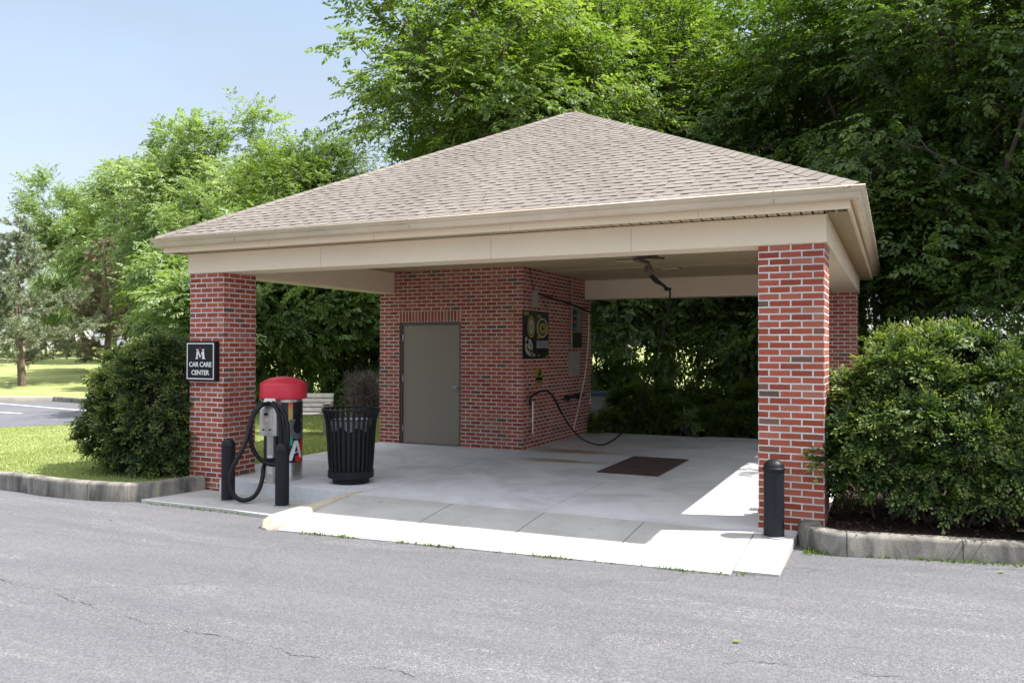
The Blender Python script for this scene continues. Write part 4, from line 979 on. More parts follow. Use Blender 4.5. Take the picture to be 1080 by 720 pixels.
def proto_tree(name, seed, Ht, Rad, base, ntips, nleaf, leafL, mat, barkmat, clump=.55, trunk_r=.22, droop=.3, lean=0.0, lobes=9, sigma=.55, flat=.55, pad=.19, lk=1.0, core=0):
    """returns (crown mesh, trunk mesh) in local coordinates, foot at the origin"""
    rg = np.random.default_rng(seed)
    cz = (Ht + base) / 2; hz = (Ht - base) / 2
    # envelope: union of lobes
    lc = []; lr = []
    for i in range(lobes):
        a = rg.uniform(0, 2 * PI); q = rg.uniform(.0, .62); z = rg.uniform(-.62, .66)
        k = math.sqrt(max(.08, 1 - z * z))
        lc.append([Rad * q * k * math.cos(a), Rad * q * k * math.sin(a), cz + hz * z]); lr.append([Rad * rg.uniform(.36, .55), Rad * rg.uniform(.36, .55), hz * rg.uniform(.26, .42)])
    lc.append([0, 0, cz]); lr.append([Rad * .6, Rad * .6, hz * .75])
    for i in range(core): lc.append([0, 0, cz]); lr.append([Rad * .86 / lk, Rad * .86 / lk, hz * .93 / lk])
    lc = np.array(lc); lr = np.array(lr) * lk
    pads = []; npad = max(20, ntips // 7)
    while len(pads) < npad:
        j = rg.integers(len(lc)); u = unit(rg.normal(size=3)); rr_ = rg.uniform(.2, 1) ** .4 * (1 + .10 * rg.normal())
        p = lc[j] + u * lr[j] * rr_
        if p[2] < base * .85 or p[2] > Ht * 1.02: continue
        pads.append(p)
    pads = np.array(pads); tips = []
    pr_ = Rad * pad
    for t in range(ntips):
        c = pads[t % npad]; o_ = unit(np.array([c[0], c[1], 0.001])); q = rg.normal(size=3) * np.array([pr_, pr_, pr_ * flat * .8])
        q[2] -= .30 * max(0, q[0] * o_[0] + q[1] * o_[1]); tips.append(c + q)
    tips = np.array(tips); tips[:, 2] = np.maximum(tips[:, 2], base * .8 + .1)
    k1 = max(5, int(round(ntips ** .5 * .5))); C1, a1 = kmeans(tips, k1, rg)
    mb = MB(); th = min(base + (Ht - base) * .72, Ht * .85)
    ln = np.array([lean * math.cos(seed), lean * math.sin(seed)])
    def tr(z): s = z / Ht; return np.array([ln[0] * s + .12 * math.sin(z * .7 + seed), ln[1] * s + .12 * math.cos(z * .9 + seed) - .12 * math.cos(seed), z])
    zs = np.linspace(-.1, th, 10); mb.tube([tr(z) for z in zs], [trunk_r * (1.35 if i == 0 else 1 - .8 * i / 9) for i in range(10)], 9)
    nodes = []
    for j in range(k1):
        c = C1[j]; z0 = np.clip(c[2] - .55 * math.hypot(c[0], c[1]) - rg.uniform(.3, 1.2), base * .55, th * .97)
        s = tr(z0); m = (s + c) / 2 + np.array([0, 0, -.12 * np.linalg.norm(c - s)]) + rg.normal(size=3) * .2
        pl = bez(s, m, c, 7); r0 = trunk_r * .42 * (1 - .5 * z0 / Ht); mb.tube(list(pl), list(np.linspace(r0, r0 * .3, 7)), 6)
        idx = np.where(a1 == j)[0]
        k2 = max(1, len(idx) // 7)
        C2, a2 = kmeans(tips[idx], k2, rg, 4) if len(idx) > k2 else (tips[idx], np.arange(len(idx)))
        for q in range(len(C2)):
            c2 = C2[q]; dd = ((pl - c2) ** 2).sum(1); s2 = pl[max(1, min(5, dd.argmin() - 1))]
            m2 = (s2 + c2) / 2 + rg.normal(size=3) * .12; p2 = bez(s2, m2, c2, 5); mb.tube(list(p2), list(np.linspace(r0 * .34, r0 * .14, 5)), 5, cap=False)
            for t in idx[a2 == q]:
                p3 = bez(c2, (c2 + tips[t]) / 2 + rg.normal(size=3) * .08, tips[t], 4); mb.tube(list(p3), list(np.linspace(r0 * .13, .008, 4)), 4, cap=False)
    o = mb.build(name + '_wood', barkmat, smooth=True); wood = o.data; bpy.data.objects.remove(o)
    # leaves
    ns = max(1, nleaf // 9); n = ntips * ns; ti = np.repeat(np.arange(ntips), ns)
    P = tips[ti] + rg.normal(size=(n, 3)) * np.array([sigma, sigma, sigma * flat]) * .62
    cen = np.array([0, 0, cz]); out = unit((P - cen) * np.array([1, 1, .6]))
    M_ = out * .9 + rg.normal(size=(n, 3)) * np.array([.62, .62, .35]); M_[:, 2] -= droop * .9; M_ = unit(M_)
    U_ = unit(out * .35 + rg.normal(size=(n, 3)) * .33 + np.array([0, 0, 1.])); S_ = unit(np.cross(M_, U_)); U_ = np.cross(S_, M_)
    spL = leafL * 2.5 * rg.uniform(.7, 1.25, n)
    tipt = (rg.normal(.5, .13, npad)[np.arange(ntips) % npad] + rg.normal(0, .10, ntips)); spt = tipt[ti] + rg.normal(0, .13, n)
    A_, D_, N_, L_, T_ = [], [], [], [], []
    for k, (t, a) in enumerate(((.15, 1.15), (.15, -1.15), (.42, .95), (.42, -.95), (.68, .75), (.68, -.75), (.90, .42), (.90, -.42), (1.0, 0.))):
        a = a + rg.normal(0, .16, n); A_.append(P + M_ * (spL * t)[:, None] - U_ * (spL * .22 * t * t)[:, None])
        D_.append(M_ * np.cos(a)[:, None] + S_ * np.sin(a)[:, None] - U_ * .28 + rg.normal(size=(n, 3)) * .10); N_.append(U_ + rg.normal(size=(n, 3)) * .22)
        L_.append(leafL * rg.uniform(.75, 1.2, n)); T_.append(np.clip(spt + rg.normal(0, .08, n), 0, 1))
    L_ = np.concatenate(L_); me = leaf_mesh(name + '_leaves', np.concatenate(A_), np.concatenate(D_), np.concatenate(N_), L_, L_ * rg.uniform(.42, .56, len(L_)), np.concatenate(T_), mat, fold=.14, mid=.5)
    return me, wood

def place_tree(kind, protos, loc, s, rz_, label, cat='tree', group=None, sz=None):
    e = empty(kind, (loc[0], loc[1], loc[2] if len(loc) > 2 else -.05), rz_, label, cat, group)
    e.scale = (s, s, sz or s)
    c = bpy.data.objects.new('crown', protos[0]); COL.objects.link(c); c.parent = e
    t = bpy.data.objects.new('trunk', protos[1]); COL.objects.link(t); t.parent = e
    return e

PA = proto_tree('maple_a', 1, 15, 5.0, 2.0, 760, 117, .15, MT['leaf'], MT['bark'], lobes=13, lk=1.2, pad=.14, sigma=.42, flat=.65)
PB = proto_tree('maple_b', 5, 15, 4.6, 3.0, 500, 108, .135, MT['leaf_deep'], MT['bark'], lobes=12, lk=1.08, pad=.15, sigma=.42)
PC = proto_tree('maple_c', 9, 14, 5.2, 1.0, 1150, 108, .18, MT['leaf_bright'], MT['bark'], lobes=13, pad=.085, sigma=.42, flat=.9, lk=1.05, core=16)
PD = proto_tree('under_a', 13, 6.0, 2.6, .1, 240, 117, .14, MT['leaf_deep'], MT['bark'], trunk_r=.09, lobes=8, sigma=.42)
PE = proto_tree('under_b', 17, 5.0, 2.4, .1, 220, 117, .14, MT['leaf'], MT['bark'], trunk_r=.08, lobes=8, sigma=.42)
PF = proto_tree('under_c', 21, 5.2, 1.9, .2, 230, 135, .145, MT['leaf_bright'], MT['bark'], trunk_r=.08, lobes=8, sigma=.36)

GW = 'broadleaf trees of the wood behind the shelter'
def T(kind, pr, px, d, s, rzv, label, group=GW, sz=None, cat='tree', z=-.05):
    x, y = ground_at(px, d); return place_tree(kind, pr, (x, y, z), s, rzv, label, cat, group, sz)
# front row of the wood
T('broadleaf_tree', PA, 518, 20.8, .93, .4, 'tall sunlit green maple rising behind the left slope of the shelter roof', sz=.86)
T('broadleaf_tree', PA, 612, 25.5, 1.05, 2.1, 'tall green maple directly behind the roof peak', sz=.88)
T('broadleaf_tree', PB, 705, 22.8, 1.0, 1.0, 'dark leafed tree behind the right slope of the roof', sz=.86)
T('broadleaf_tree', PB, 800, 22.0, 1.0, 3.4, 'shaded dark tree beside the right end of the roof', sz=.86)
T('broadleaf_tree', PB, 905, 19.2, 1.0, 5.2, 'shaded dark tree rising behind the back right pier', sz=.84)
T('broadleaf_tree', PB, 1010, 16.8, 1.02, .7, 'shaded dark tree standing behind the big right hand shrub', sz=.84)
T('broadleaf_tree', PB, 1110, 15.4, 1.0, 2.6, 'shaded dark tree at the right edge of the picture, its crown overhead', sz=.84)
# second row
T('broadleaf_tree', PB, 545, 30, 1.0, 2.9, 'darker tree in the second row behind the roof slope')
T('broadleaf_tree', PA, 655, 30, 1.2, 4.0, 'tree deep in the wood between the peak and the dark trees')
T('broadleaf_tree', PA, 960, 26, 1.0, 1.3, 'tree deep in the wood whose sunlit leaves show through gaps')
T('broadleaf_tree', PB, 342, 31, .72, 3.3, 'dark green tree between the pale round tree and the tall maple')
# off to the right: their shade falls on the back of the shelter
place_tree('broadleaf_tree', PB, (7.6, 10.4, -.05), 1.0, 4.4, 'broad shade tree, farthest right of the wood, beyond the large clipped shrub', 'tree', GW)
# pale trees far left
GL = 'pale broadleaf trees in the left distance'
T('broadleaf_tree', PC, 214, 42, .98, .8, 'pale round topped tree, tallest in the left distance', GL, z=.4, sz=.98)
T('broadleaf_tree', PC, 140, 53, .84, 2.2, 'pale tree left of the round topped tree', GL, z=.8, sz=.96)
T('broadleaf_tree', PC, 74, 62, .80, 4.2, 'pale tree above the brownish pine, its top leaning left', GL, z=.9, sz=1.0)
T('broadleaf_tree', PA, 298, 38, .62, 5.6, 'mid green tree low behind the left roof slope', GL, z=.3, sz=.74)
T('broadleaf_tree', PA, 326, 30, .60, 2.4, 'mid green tree filling the gap left of the tall sunlit maple', GL, z=.1, sz=.66)
T('broadleaf_tree', PC, 232, 34, .52, 3.7, 'lower pale tree in front of the round topped tree', GL, z=.2, sz=.60)
T('broadleaf_tree', PA, 120, 68, .80, 1.0, 'green tree far left behind the brownish pine', GL, z=.9)
# young bright maples beside the left pier
GY = 'young leafy trees left of and behind the left pier'
T('young_tree', PF, 188, 24, .80, 0, 'bright yellow green young tree touching the left roof corner', GY, sz=1.0)
T('young_tree', PF, 215, 22, .85, 2.5, 'bright young tree half hidden by the left pier', GY)
T('young_tree', PE, 262, 24, 1.05, 1.1, 'leafy young tree seen right beside the left pier', GY)
# understorey seen through the shelter
GU = 'understorey trees seen through the shelter'
T('understorey_tree', PF, 300, 25, 1.2, .5, 'bright flecked small tree behind the red capped vacuum', GU)
T('understorey_tree', PF, 345, 25, 1.15, 1.9, 'mid green small tree above the wooden bench', GU)
T('understorey_tree', PE, 385, 26, 1.0, 3.0, 'dark small tree beside the left corner of the brick room', GU)
T('understorey_tree', PD, 430, 26, 1.0, 4.0, 'small tree behind the brick room wall', GU)
for px, d, s, k, r_, lb_ in ((628, 20.6, .55, 0, 2.9, 'low dark leafy tree peeping past the end of the brick side wall'), (640, 21.5, .9, 2, .3, 'leafy small tree at the end of the dark brick side wall'), (690, 22.5, 1.0, 2, 1.2, 'dark small tree behind the swing boom'), (735, 21.2, .95, 2, 2.2, 'small tree with sunlit leaves mid way across the opening'),
                         (785, 21.0, .95, 2, 3.2, 'dark small tree left of the right front pier'), (835, 18.5, 1.0, 0, 4.4, 'dark small tree hidden mostly by the right front pier'), (930, 16.8, .95, 0, 5.3, 'dark small tree behind the top of the right shrub'), (1000, 16.0, .85, 0, .9, 'dark small tree over the middle of the right shrub'), (1075, 14.8, .8, 0, 2.0, 'dark small tree over the right end of the right shrub')):
    T('understorey_tree', (PD, PE, PF)[k], px, d, s, r_, lb_, GU)

# ---- pines
def proto_pine(name, seed, Ht, Rad, base, mat, bark, nwh=13):
    rg = np.random.default_rng(seed); mb = MB(); zs = np.linspace(-.1, Ht, 12)
    tr = lambda z: np.array([.10 * math.sin(z * .8 + seed), .10 * math.cos(z * .6), z])
    mb.tube([tr(z) for z in zs], [.17 * (1 - .93 * max(0, z) / Ht) + .012 for z in zs], 8); P = []; D = []; T_ = []
    for w_ in range(nwh):
        f = w_ / (nwh - 1); z = base + (Ht * .97 - base) * f ** .9; nb = rg.integers(4, 7)
        for b in range(nb):
            a = rg.uniform(0, 2 * PI); ln = Rad * (1 - f) ** .75 * rg.uniform(.65, 1.1) + .22; zz = z + rg.uniform(-.15, .15)
            d = np.array([math.cos(a), math.sin(a), rg.uniform(-.02, .30)]); s = tr(zz); e = s + d * ln; m = (s + e) / 2 + np.array([0, 0, -.06 * ln]); pl = bez(s, m, e + np.array([0, 0, .12 * ln]), 8)
            mb.tube(list(pl), list(np.linspace(.035 * (1 - f * .6), .006, 8)), 5, cap=False)
            nt_ = max(4, int(ln * 12))
            for q in range(nt_):
                u_ = rg.uniform(.28, 1.0); i = min(6, int(u_ * 7)); p0 = pl[i] * (1 - (u_ * 7 - i)) + pl[min(7, i + 1)] * (u_ * 7 - i)
                sd_ = unit(d * .7 + rg.normal(size=3) * .55 + np.array([0, 0, .15])); l2 = rg.uniform(.15, .42) * (1.2 - .4 * f); p1 = p0 + sd_ * l2
                mb.tube([p0, p1], [.008, .004], 3, cap=False)
                tt = rg.normal(.5, .2); nn_ = 70
                us = rg.uniform(.15, 1.05, nn_)[:, None]; P.append(p0 + sd_ * l2 * us); dd = unit(sd_ * .8 + rg.normal(size=(nn_, 3)) * .62); D.append(dd); T_.append(np.clip(tt + rg.normal(0, .15, nn_), 0, 1))
    P = np.concatenate(P); D = np.concatenate(D); T_ = np.concatenate(T_); n = len(P)
    me = leaf_mesh(name, P, D, rg.normal(size=(n, 3)), rg.uniform(.09, .16, n), np.full(n, .021), T_, mat, fold=.0)
    o = mb.build(name + '_wood', bark, smooth=True); wd = o.data; bpy.data.objects.remove(o); return me, wd
PP = proto_pine('pine_a', 2, 7.6, 3.1, 1.2, MT['needle'], MT['pine_bark'], 15)
PQ = proto_pine('pine_b', 6, 6.4, 2.3, .6, MT['needle_brown'], MT['pine_bark'], 14)
x, y = ground_at(20, 36); place_tree('pine_tree', PP, (x, y, -.05), 1.0, 0, 'open grey green pine with bare lower trunk at the left edge', 'pine')
x, y = ground_at(112, 45); place_tree('pine_tree', PQ, (x, y, .4), 1.14, 1.0, 'smaller brownish pine left of the bright young tree', 'pine')
x, y = ground_at(-12, 50); place_tree('pine_tree', PP, (x, y, .3), 1.0, 2.0, 'farther pine half cut off by the left picture edge', 'pine')

# ---- clipped shrubs of fan shaped sprays
def spray_shrub(name, loc, lobes, nspray, label, seed, twigs=True, fan=.074, inside=.22, gap=.15, low=.05, mat='yew', dens=1.0):
    """lobes: (cx,cy,cz,rx,ry,rz) in metres relative to loc; sprays sit on the outside of their union"""
    rg = np.random.default_rng(seed); Lb = np.array(lobes); e = empty(name, loc, 0, label, 'shrub')
    P = []; O = []; tries = 0
    w_ = (Lb[:, 3] * Lb[:, 4] + Lb[:, 4] * Lb[:, 5] + Lb[:, 3] * Lb[:, 5]); w_ = w_ / w_.sum()
    per = 30
    while len(P) < nspray // per:
        j = rg.choice(len(Lb), p=w_); u = unit(rg.normal(size=3)); 
        sup = (np.abs(u) ** 3).sum() ** (-1 / 3.)          # slightly boxy
        rr_ = 1 - abs(rg.normal(0, .10)) if rg.random() > inside else rg.uniform(.45, .95)
        rr_ *= 1 + .05 * math.sin(7 * u[0] + 5 * u[2] + j) + .04 * math.sin(13 * u[1] + 9 * u[2])
        p = Lb[j, :3] + u * sup * Lb[j, 3:] * rr_
        if p[2] < low: continue
        q = (((np.abs(p - Lb[:, :3]) / Lb[:, 3:]) ** 3).sum(1))
        if (np.delete(q, j) < .45).any(): continue
        if P and (((np.array(P) - p) ** 2).sum(1) < gap * gap).any() and rg.random() < .93: continue
        P.append(p); O.append(unit(u / Lb[j, 3:]))
    P = np.repeat(np.array(P), per, 0); O = np.repeat(np.array(O), per, 0); n = len(P)
    dv = unit(rg.normal(size=(n, 3)) + (O * .7 + np.array([0, 0, .55])) * 1.1); cr_ = np.repeat(rg.uniform(.7, 1.35, n // per), per) * rg.uniform(.35, 1.0, n) ** .5; P = P + dv * (np.array([.135, .135, .09]) * cr_[:, None]); ctone = np.repeat(rg.normal(0, .10, n // per), per)
    main = unit(dv * .9 + rg.normal(size=(n, 3)) * .42 + O * .2); nrm = unit(rg.normal(size=(n, 3)) * .45 + np.array([0, 0, .9]) + O * .9)
    side = unit(np.cross(main, nrm)); nrm = np.cross(side, main)
    nl = 26; A = []; Dd = []; Nn = []; LL = []; TT = []
    st = rg.normal(.34, .11, n) + ctone
    for k in range(nl):
        t = (k % 13) / 12.; sgn = 1 if k < 13 else -1
        ang = sgn * (.25 + .75 * (1 - t)) + rg.normal(0, .12, n)
        ln = fan * rg.uniform(.8, 1.3, n)
        base = P + main * (t * ln * 2.1)[:, None] + side * (sgn * .35 * ln * math.sin(PI * t))[:, None] - nrm * (t * t * ln * .7)[:, None] + rg.normal(size=(n, 3)) * .008
        d = main * np.cos(ang)[:, None] + side * np.sin(ang)[:, None] - nrm * .15
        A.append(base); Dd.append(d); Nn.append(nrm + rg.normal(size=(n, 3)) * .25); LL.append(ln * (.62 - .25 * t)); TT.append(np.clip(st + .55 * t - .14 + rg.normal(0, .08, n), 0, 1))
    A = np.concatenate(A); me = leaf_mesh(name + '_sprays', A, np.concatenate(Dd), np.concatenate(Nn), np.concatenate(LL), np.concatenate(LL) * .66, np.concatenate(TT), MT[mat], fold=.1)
    c = bpy.data.objects.new('foliage', me); COL.objects.link(c); c.parent = e
    mb = MB(); cen = Lb[:, :3]
    for k in range(int(110 * dens)):
        j = rg.choice(len(Lb), p=w_); root_ = np.array([cen[j, 0] * .8 + rg.normal(0, .12), cen[j, 1] * .8 + rg.normal(0, .10), .0]); q = P[rg.integers(n)] - .02
        if abs(q[0] - root_[0]) > Lb[j, 3] * 1.6: continue
        mdl = (root_ + q) / 2 + rg.normal(size=3) * .10 + np.array([0, 0, .12]); mb.tube(list(bez(root_, mdl, q, 7)), list(np.linspace(.016, .003, 7)), 5, cap=False)
    t = mb.build('branches', MT['bark'], e, smooth=True)
    return e
spray_shrub('clipped_shrub', (1.33, .84, .05), [(-.78, -.12, .66, .62, .72, .66), (-.40, .1, .93, .62, .85, .87), (.25, .12, .84, .72, .9, .80), (.95, .15, .72, .8, .9, .70), (1.5, .2, .58, .8, .9, .60), (-.3, -.10, .50, .85, .62, .46), (.7, -.10, .48, .9, .66, .44)], 7200,
            'large clipped evergreen shrub with light tips beside the right brick pier', 3, dens=2.4, low=.30)
spray_shrub('clipped_shrub', (-9.35, .35, -.03), [(.10, -.1, .60, .84, .62, .62), (.40, -.0, .92, .58, .6, .86), (-.18, -.02, .84, .58, .6, .80), (.60, -.15, .55, .5, .5, .6), (.15, .1, 1.18, .55, .5, .62)], 5000,
            'dark clipped evergreen shrub left of the sign pier above the kerb', 8, dens=1.6, mat='yew_shaded')
# dark hedge blocks behind the slab
GH = 'dark clipped hedge bushes behind the slab'
for i, (px, d, wd, hh, lb_) in enumerate(((678, 17.6, .56, .62, 'dark clipped bush at the left end of the hedge, beside the pale cabinet'), (700, 17.5, .60, .60, 'dark clipped bush, second from the left in the back hedge'), (742, 17.3, .75, .62, 'dark clipped bush in the middle of the back hedge'), (786, 17.0, .75, .64, 'dark clipped bush of the back hedge nearest the right pier'), (835, 16.6, .8, .7, 'dark clipped bush hidden behind the right front pier'), (925, 14.5, .8, .75, 'dark clipped bush behind the large right shrub'))):
    x, y = ground_at(px, d)
    e = spray_shrub('hedge_bush', (x, y, -.0), [(0, 0, hh * .7, wd, .6, hh * .72), (.1, 0, hh * .4, wd * 1.02, .62, hh * .42)], 900, lb_, 30 + i, fan=.10, mat='hedge' if 'hedge' in MT else 'leaf_deep', dens=.4)
    e['group'] = GH
# weeds / ground creepers at the wall end
for i, (px, d, lb_) in enumerate(((634, 17.3, 'low leafy bush growing at the far end of the brick side wall'), (727, 16.6, 'light green seedling bush in the gap of the back hedge'))):
    x, y = ground_at(px, d); e = spray_shrub('leafy_bush', (x, y, -.02), [(0, 0, .14, .40 if not i else .15, .3, .15 if not i else .22)], 260 if not i else 60, lb_, 60 + i, fan=.09, mat='leaf_bright' if i else 'leaf', dens=.2)
# bare grey bush by the room's left corner
x, y = ground_at(386, 21); rg = np.random.default_rng(5); e = empty('bare_bush', (x, y, -.05), 0, 'greyish bare twiggy bush left of the brick room corner', 'shrub')
mb = MB()
for k in range(500):
    a = rg.uniform(0, 2 * PI); h = rg.uniform(.3, 1.25); r_ = rg.uniform(.15, .6); s = np.array([rg.normal(0, .12), rg.normal(0, .12), 0]); q = np.array([r_ * math.cos(a), r_ * math.sin(a), h])
    mb.tube(list(bez(s, np.array([q[0] * .4, q[1] * .4, h * .75]), q, 5)), [.010, .008, .006, .004, .003], 3, cap=False)
    for z_ in range(3): mb.tube([q * .85, q * .85 + rg.normal(size=3) * .16], [.004, .002], 3, cap=False)
mb.build('twigs', plain('grey_twig', (.13, .10, .09), .9), e)

# ---- grass, weeds, mulch
def inside(pt, poly):
    x, y = pt; c = False; n = len(poly)
    for i in range(n):
        x1, y1 = poly[i]; x2, y2 = poly[(i + 1) % n]
        if (y1 > y) != (y2 > y) and x < (x2 - x1) * (y - y1) / (y2 - y1) + x1: c = not c
    return c
def blades(name, pts, h, wd, mat, seed, lab=None):
    rg = np.random.default_rng(seed); P = np.array(pts); n = len(P); D = unit(rg.normal(size=(n, 3)) * .45 + np.array([0, 0, 1.]))
    me = leaf_mesh(name, P, D, rg.normal(size=(n, 3)), h * rg.uniform(.5, 1.3, n), wd * rg.uniform(.7, 1.3, n), np.clip(rg.normal(.5, .22, n), 0, 1), mat, fold=.05)
    o = bpy.data.objects.new(name, me); COL.objects.link(o); tag(o, lab, name.replace('_', ' ') if lab else None, kind='stuff'); return o
rg = np.random.default_rng(21); pts = []
reg = [(-8.0, -.66), (-9.4, -.93), (-10.6, -.9), (-14, -.85), (-18, -.9), (-17.6, 3.1), (-17.0, 4.1), (-16.6, 5.2), (-14.8, 8.5), (-8.3, 8.5), (-8.3, .6)]
while len(pts) < 110000:
    x, y = rg.uniform(-19, -8), rg.uniform(-3, 9)
    if rg.random() < .5 and (x < -13): continue
    if inside((x, y), reg): pts.append((x, y, -.04))
blades('grass', pts, .038, .010, MT['grass'], 22, 'short mown green grass of the lawn left of the shelter')
pts = []
while len(pts) < 45000:
    x, y = rg.uniform(-16, -8.3), rg.uniform(6, 20)
    if rg.random() < .9 and inside((x, y), lawn_near): pts.append((x, y, -.04))
blades('grass', pts, .08, .02, MT['grass'], 23, 'grass beyond the slab around the wooden bench')
pts = []
for k in range(900):
    t = rg.random(); x = -5.3 + 5.0 * t; cl = math.sin(x * 5.1) + math.sin(x * 11.3 + 1) * .7 + rg.normal(0, .5)
    if cl < .25: continue
    y = -1.515 + rg.normal(0, .012) + (.11 * max(0, (t - .93)) / .07); pts.append((x, y, rz(x) + .002))
for k in range(150): x = rg.uniform(-7.9, -5.7); pts.append((x, -.985 + rg.normal(0, .01), rz(x)))
blades('edge_weeds', pts, .035, .014, MT['weed'], 24, 'tiny weeds along the road edge of the concrete apron')
pts = []
for k in range(260):
    x, y = -.14 + abs(rg.normal(0, .12)), -.35 + rg.normal(0, .10) - .1 * rg.random()
    if y < -.6: continue
    pts.append((x, y, rz(x)))
for k in range(260):
    x = rg.uniform(.2, 3.2); pts.append((x, -.50 + .10 * x + rg.normal(0, .012), rz(x)))
blades('edge_weeds', pts, .035, .018, MT['weed'], 25, 'weeds in the corner between bollard and right kerb')
# bark chips
n = 9000; P = np.stack([rg.uniform(0, 4.5, n), rg.uniform(-.25, 2.0, n), np.full(n, .064)], 1); P[:, 2] += rg.uniform(0, .02, n)
me = leaf_mesh('chips', P, rg.normal(size=(n, 3)) * np.array([1, 1, .25]), rg.normal(size=(n, 3)) * .4 + np.array([0, 0, 1]), rg.uniform(.015, .05, n), rg.uniform(.008, .02, n), np.clip(rg.normal(.45, .25, n), 0, 1), MT['chip'])
keep = bpy.data.objects.new('mulch_chips', me); COL.objects.link(keep); tag(keep, 'brown bark mulch chips under the large right shrub', 'mulch', kind='stuff')
# leaf litter and low growth behind the slab
n = 5000; P = np.stack([rg.uniform(-5, 2, n), rg.uniform(8.5, 9.9, n), np.full(n, .0)], 1)
P[:, 1] += 0; me = leaf_mesh('litter', P + np.array([0, 0, -.01]), rg.normal(size=(n, 3)) + np.array([0, 0, .5]), rg.normal(size=(n, 3)) * .6 + np.array([0, 0, 1]), rg.uniform(.03, .07, n), rg.uniform(.02, .04, n), np.clip(rg.normal(.4, .25, n), 0, 1), MT['leaf_deep'])
o = bpy.data.objects.new('ground_cover', me); COL.objects.link(o); tag(o, 'low leafy ground cover along the back edge of the slab', 'ground cover', kind='stuff')
# a few fallen leaves on the road
for i, (px, py, lb_) in enumerate(((772, 676, 'single yellow green fallen leaf on the near road'), (115, 548, 'single fallen leaf on the road before the left kerb'), (1052, 603, 'pale fallen leaf on the road by the right kerb'))):
    p = at_z(px, py, rz(1)); p = at_z(px, py, rz(p.x) + .008); me = leaf_mesh('leaf', np.array([list(p)]), np.array([[1, .3, .15]]), np.array([[0, 0, 1.]]), np.array([.055]), np.array([.04]), np.array([.9]), MT['weed']); o = bpy.data.objects.new('fallen_leaf', me); COL.objects.link(o); tag(o, lb_, 'leaf')

# ------------------------------------------------------------------ bench, cabinet, house
bp_ = at(316, 420, 17.0); be = empty('park_bench', (bp_.x, bp_.y, -.05), R(25), 'weathered grey wooden bench on the grass behind the litter bin', 'bench')
mb = MB()
for i in range(4): mb.obox((0, .16 + .035 * i * .5, .52 + i * .095), (.66, 0, 0), (0, .012, .002), (0, .01, .038))
mb.build('backrest', MT['wood_grey'], be)
mb = MB()
for i in range(4): mb.obox((0, -.26 + i * .115, .44), (.66, 0, 0), (0, .048, 0), (0, 0, .014))
mb.build('seat', MT['wood_grey'], be)
for sx_ in (-.58, .58):
    mb = MB(); mb.obox((sx_, -.24, .21), (.03, 0, 0), (0, .03, 0), (0, 0, .215)); mb.obox((sx_, .19, .40), (.03, 0, 0), (0, .03, 0), (0, .05, .44)); mb.obox((sx_, -.02, .40), (.025, 0, 0), (0, .24, 0), (0, 0, .024)); mb.obox((sx_, -.02, .64), (.035, 0, 0), (0, .25, 0), (0, 0, .016)); mb.obox((sx_, -.23, .53), (.025, 0, 0), (0, .02, 0), (0, 0, .10)); mb.build('leg', MT['wood_grey'], be, bevel=.004)
cp_ = at(637, 430, 18.6); ca = empty('utility_cabinet', (cp_.x, cp_.y, -.05), R(20), 'pale blue grey utility cabinet half hidden by leaves behind the brick wall', 'cabinet')
mb = MB(); mb.prism([(-.42, -.35), (.42, -.35), (.42, .35), (-.42, .35)], .06, .74); mb.build('housing', MT['cabinet'], ca, bevel=.03)
mb = MB(); mb.prism([(-.45, -.38), (.45, -.38), (.45, .38), (-.45, .38)], .745, .79, top=lambda x, y: .79 + .05 * (y + .38)); mb.build('lid', plain('cabinet_lid', (.05, .09, .16), .4), ca, bevel=.01)
mb = MB(); mb.box(-.5, .5, -.43, .43, -.02, .055); mb.build('plinth', MT['slab'], ca)
hp = at(8, 345, 95); ho = empty('white_house', (hp.x, hp.y, 0.3), R(30), 'pale white building glimpsed through the left pine', 'house')
mb = MB(); mb.box(-9, 6, 0, 8, 0, 5.4); mb.build('wall', MT['house'], ho)
mb = MB(); mb.poly([(-9.5, -.5, 5.38), (6.5, -.5, 5.38), (6.5, 4, 7.8), (-9.5, 4, 7.8)]); mb.poly([(-9.5, 8.5, 5.38), (-9.5, 4, 7.8), (6.5, 4, 7.8), (6.5, 8.5, 5.38)]); mb.poly([(6.2, 0, 5.4), (6.2, 8, 5.4), (6.2, 4, 7.7)]); mb.build('roof', MT['house_roof'], ho)
for wx in (-6.5, -3, 1.2, 4.0):
    mb = MB(); mb.box(wx - .5, wx + .5, -.06, -.002, 1.1, 2.5); f_ = mb.build('window', MT['white'], ho); mb = MB(); mb.box(wx - .42, wx + .42, -.075, -.062, 1.18, 2.42); mb.build('pane', MT['window'], f_)
    mb = MB(); mb.box(wx - .5, wx + .5, -.06, -.002, 3.4, 4.7); f_ = mb.build('window', MT['white'], ho); mb = MB(); mb.box(wx - .42, wx + .42, -.075, -.062, 3.48, 4.62); mb.build('pane', MT['window'], f_)
bs = at(13, 349, 60); b_e = empty('blue_sign', (bs.x, bs.y, .3), R(30), 'small blue sign seen between the pine branches on the left', 'sign')
mb = MB(); mb.box(-.35, .35, -.03, .03, 2.1, 2.8); mb.build('panel', MT['blue'], b_e)
mb = MB(); mb.tube([(0, .06, 0), (0, .06, 2.7)], .05, 8); mb.build('post', MT['steel'], b_e)

# drop helper meshes that ended up without users
for me in [m for m in bpy.data.meshes if m.users == 0]: bpy.data.meshes.remove(me)

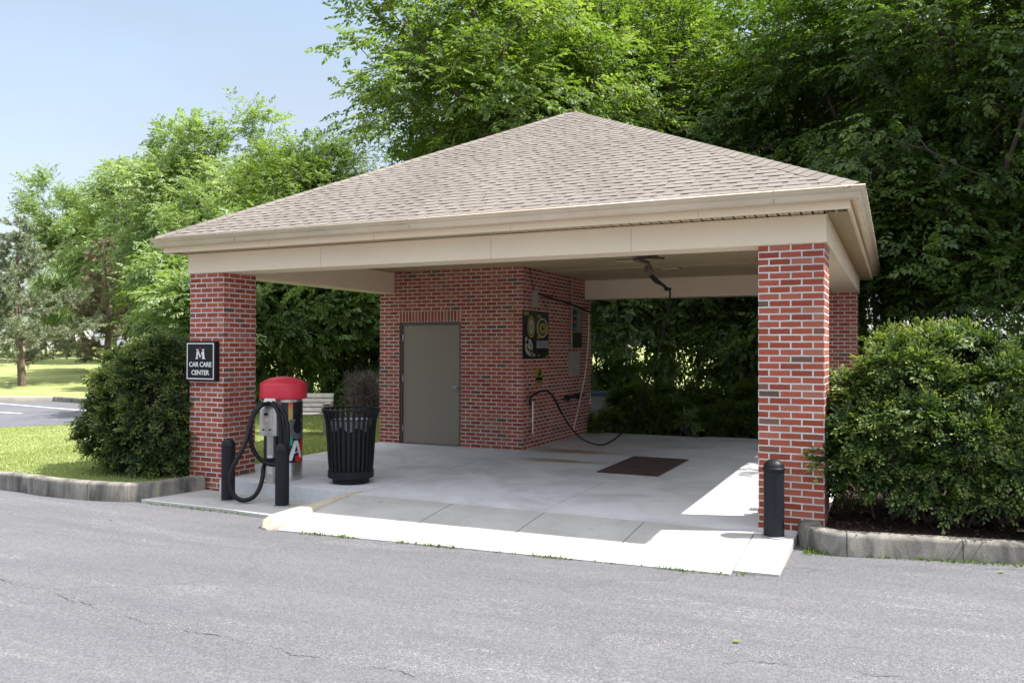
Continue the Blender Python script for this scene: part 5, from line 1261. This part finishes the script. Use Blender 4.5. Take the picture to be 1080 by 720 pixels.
# pale grit and a dark crack following the worn seams of the road
rg = np.random.default_rng(77)
def road_pt(px, py):
    p = at_z(px, py, -.12)
    for _ in range(6): p = at_z(px, py, rz(p.x))
    return p
bands = [([(-40, 600), (60, 622), (120, 644), (180, 657), (260, 672), (350, 692), (450, 704), (600, 722)], .07, 5200), ([(640, 672), (700, 680), (800, 690), (900, 699), (1000, 706), (1120, 716)], .06, 3600), ([(820, 636), (900, 639), (1000, 641), (1120, 640)], .07, 1500), ([(-20, 570), (60, 566), (130, 574), (200, 588)], .10, 900), ([(560, 640), (640, 652), (720, 664), (760, 668)], .06, 900), ([(420, 690), (520, 668), (600, 660)], .05, 300)]
P = []
for L_, wd_, n_ in bands:
    C_ = np.array([list(p) for p in curve_pts([road_pt(*q) for q in L_], 12)]); k = rg.uniform(0, len(C_) - 1.001, n_); i = k.astype(int); f_ = (k - i)[:, None]; q = C_[i] * (1 - f_) + C_[i + 1] * f_
    cl = .55 + .45 * np.sin(k * .9) * np.sin(k * .37 + 1); keep_ = rg.random(n_) < cl; off_ = rg.normal(0, wd_, (n_, 1)) * np.array([[.35, 1, 0]]); P.append((q + off_)[keep_])
u_ = rg.uniform(size=(5000, 2)); P.append(np.stack([-7 + 9 * u_[:, 0], -7.6 + 6 * u_[:, 1], np.zeros(5000)], 1))
P = np.concatenate(P); P[:, 2] = [rz(x) + .0025 for x in P[:, 0]]; n = len(P)
MT['grit'] = leafmat('road_grit', (.20, .19, .18), (.34, .33, .32), (.50, .49, .47), trans=0., gloss=.02)
a_ = rg.uniform(0, 2 * PI, n); me = leaf_mesh('grit', P, np.stack([np.cos(a_), np.sin(a_), rg.uniform(0, .25, n)], 1), np.tile(np.array([[0, 0, 1.]]), (n, 1)) + rg.normal(size=(n, 3)) * .15, rg.uniform(.003, .010, n), rg.uniform(.003, .008, n), np.clip(rg.normal(.5, .25, n), 0, 1), MT['grit'], fold=.2)
o = bpy.data.objects.new('road_grit', me); COL.objects.link(o); tag(o, 'pale loose grit along the worn seams of the road', 'grit', kind='stuff')
MT['crack'] = plain('crack_fill', (.075, .070, .066), .95, var=.3, scale=30)
def crack(L_, w_, seed):
    r2_ = random.Random(seed); pts = curve_pts([road_pt(*q) for q in L_], 26); mb = MB(); prev = None
    for i, p in enumerate(pts):
        d = (pts[min(i + 1, len(pts) - 1)] - pts[max(i - 1, 0)]); d.z = 0; d.normalize(); n_ = Vector((-d.y, d.x, 0)); c = p + n_ * (r2_.gauss(0, .010) + .02 * math.sin(i * .35)); w2 = w_ * r2_.uniform(.1, 1.0) * (.5 + .5 * math.sin(i * .21 + seed))
        c.z = rz(c.x) + .0035; cur = (c - n_ * w2, c + n_ * w2)
        if prev: mb.poly([prev[0], cur[0], cur[1], prev[1]])
        prev = cur
    tag(mb.build('road_crack', MT['crack']), kind='structure')
crack([(-20, 606), (60, 627), (120, 648), (180, 661), (260, 677), (340, 695), (440, 712)], .006, 1)
# crack([(340, 668), (470, 682), (560, 700), (650, 716)], .0035, 2)
crack([(690, 694), (820, 700), (930, 712), (990, 724)], .005, 3)
# crack([(556, 600), (575, 640), (610, 672), (640, 690)], .0025, 4)
crack([(820, 605), (880, 600), (960, 597), (1080, 601)], .004, 5)
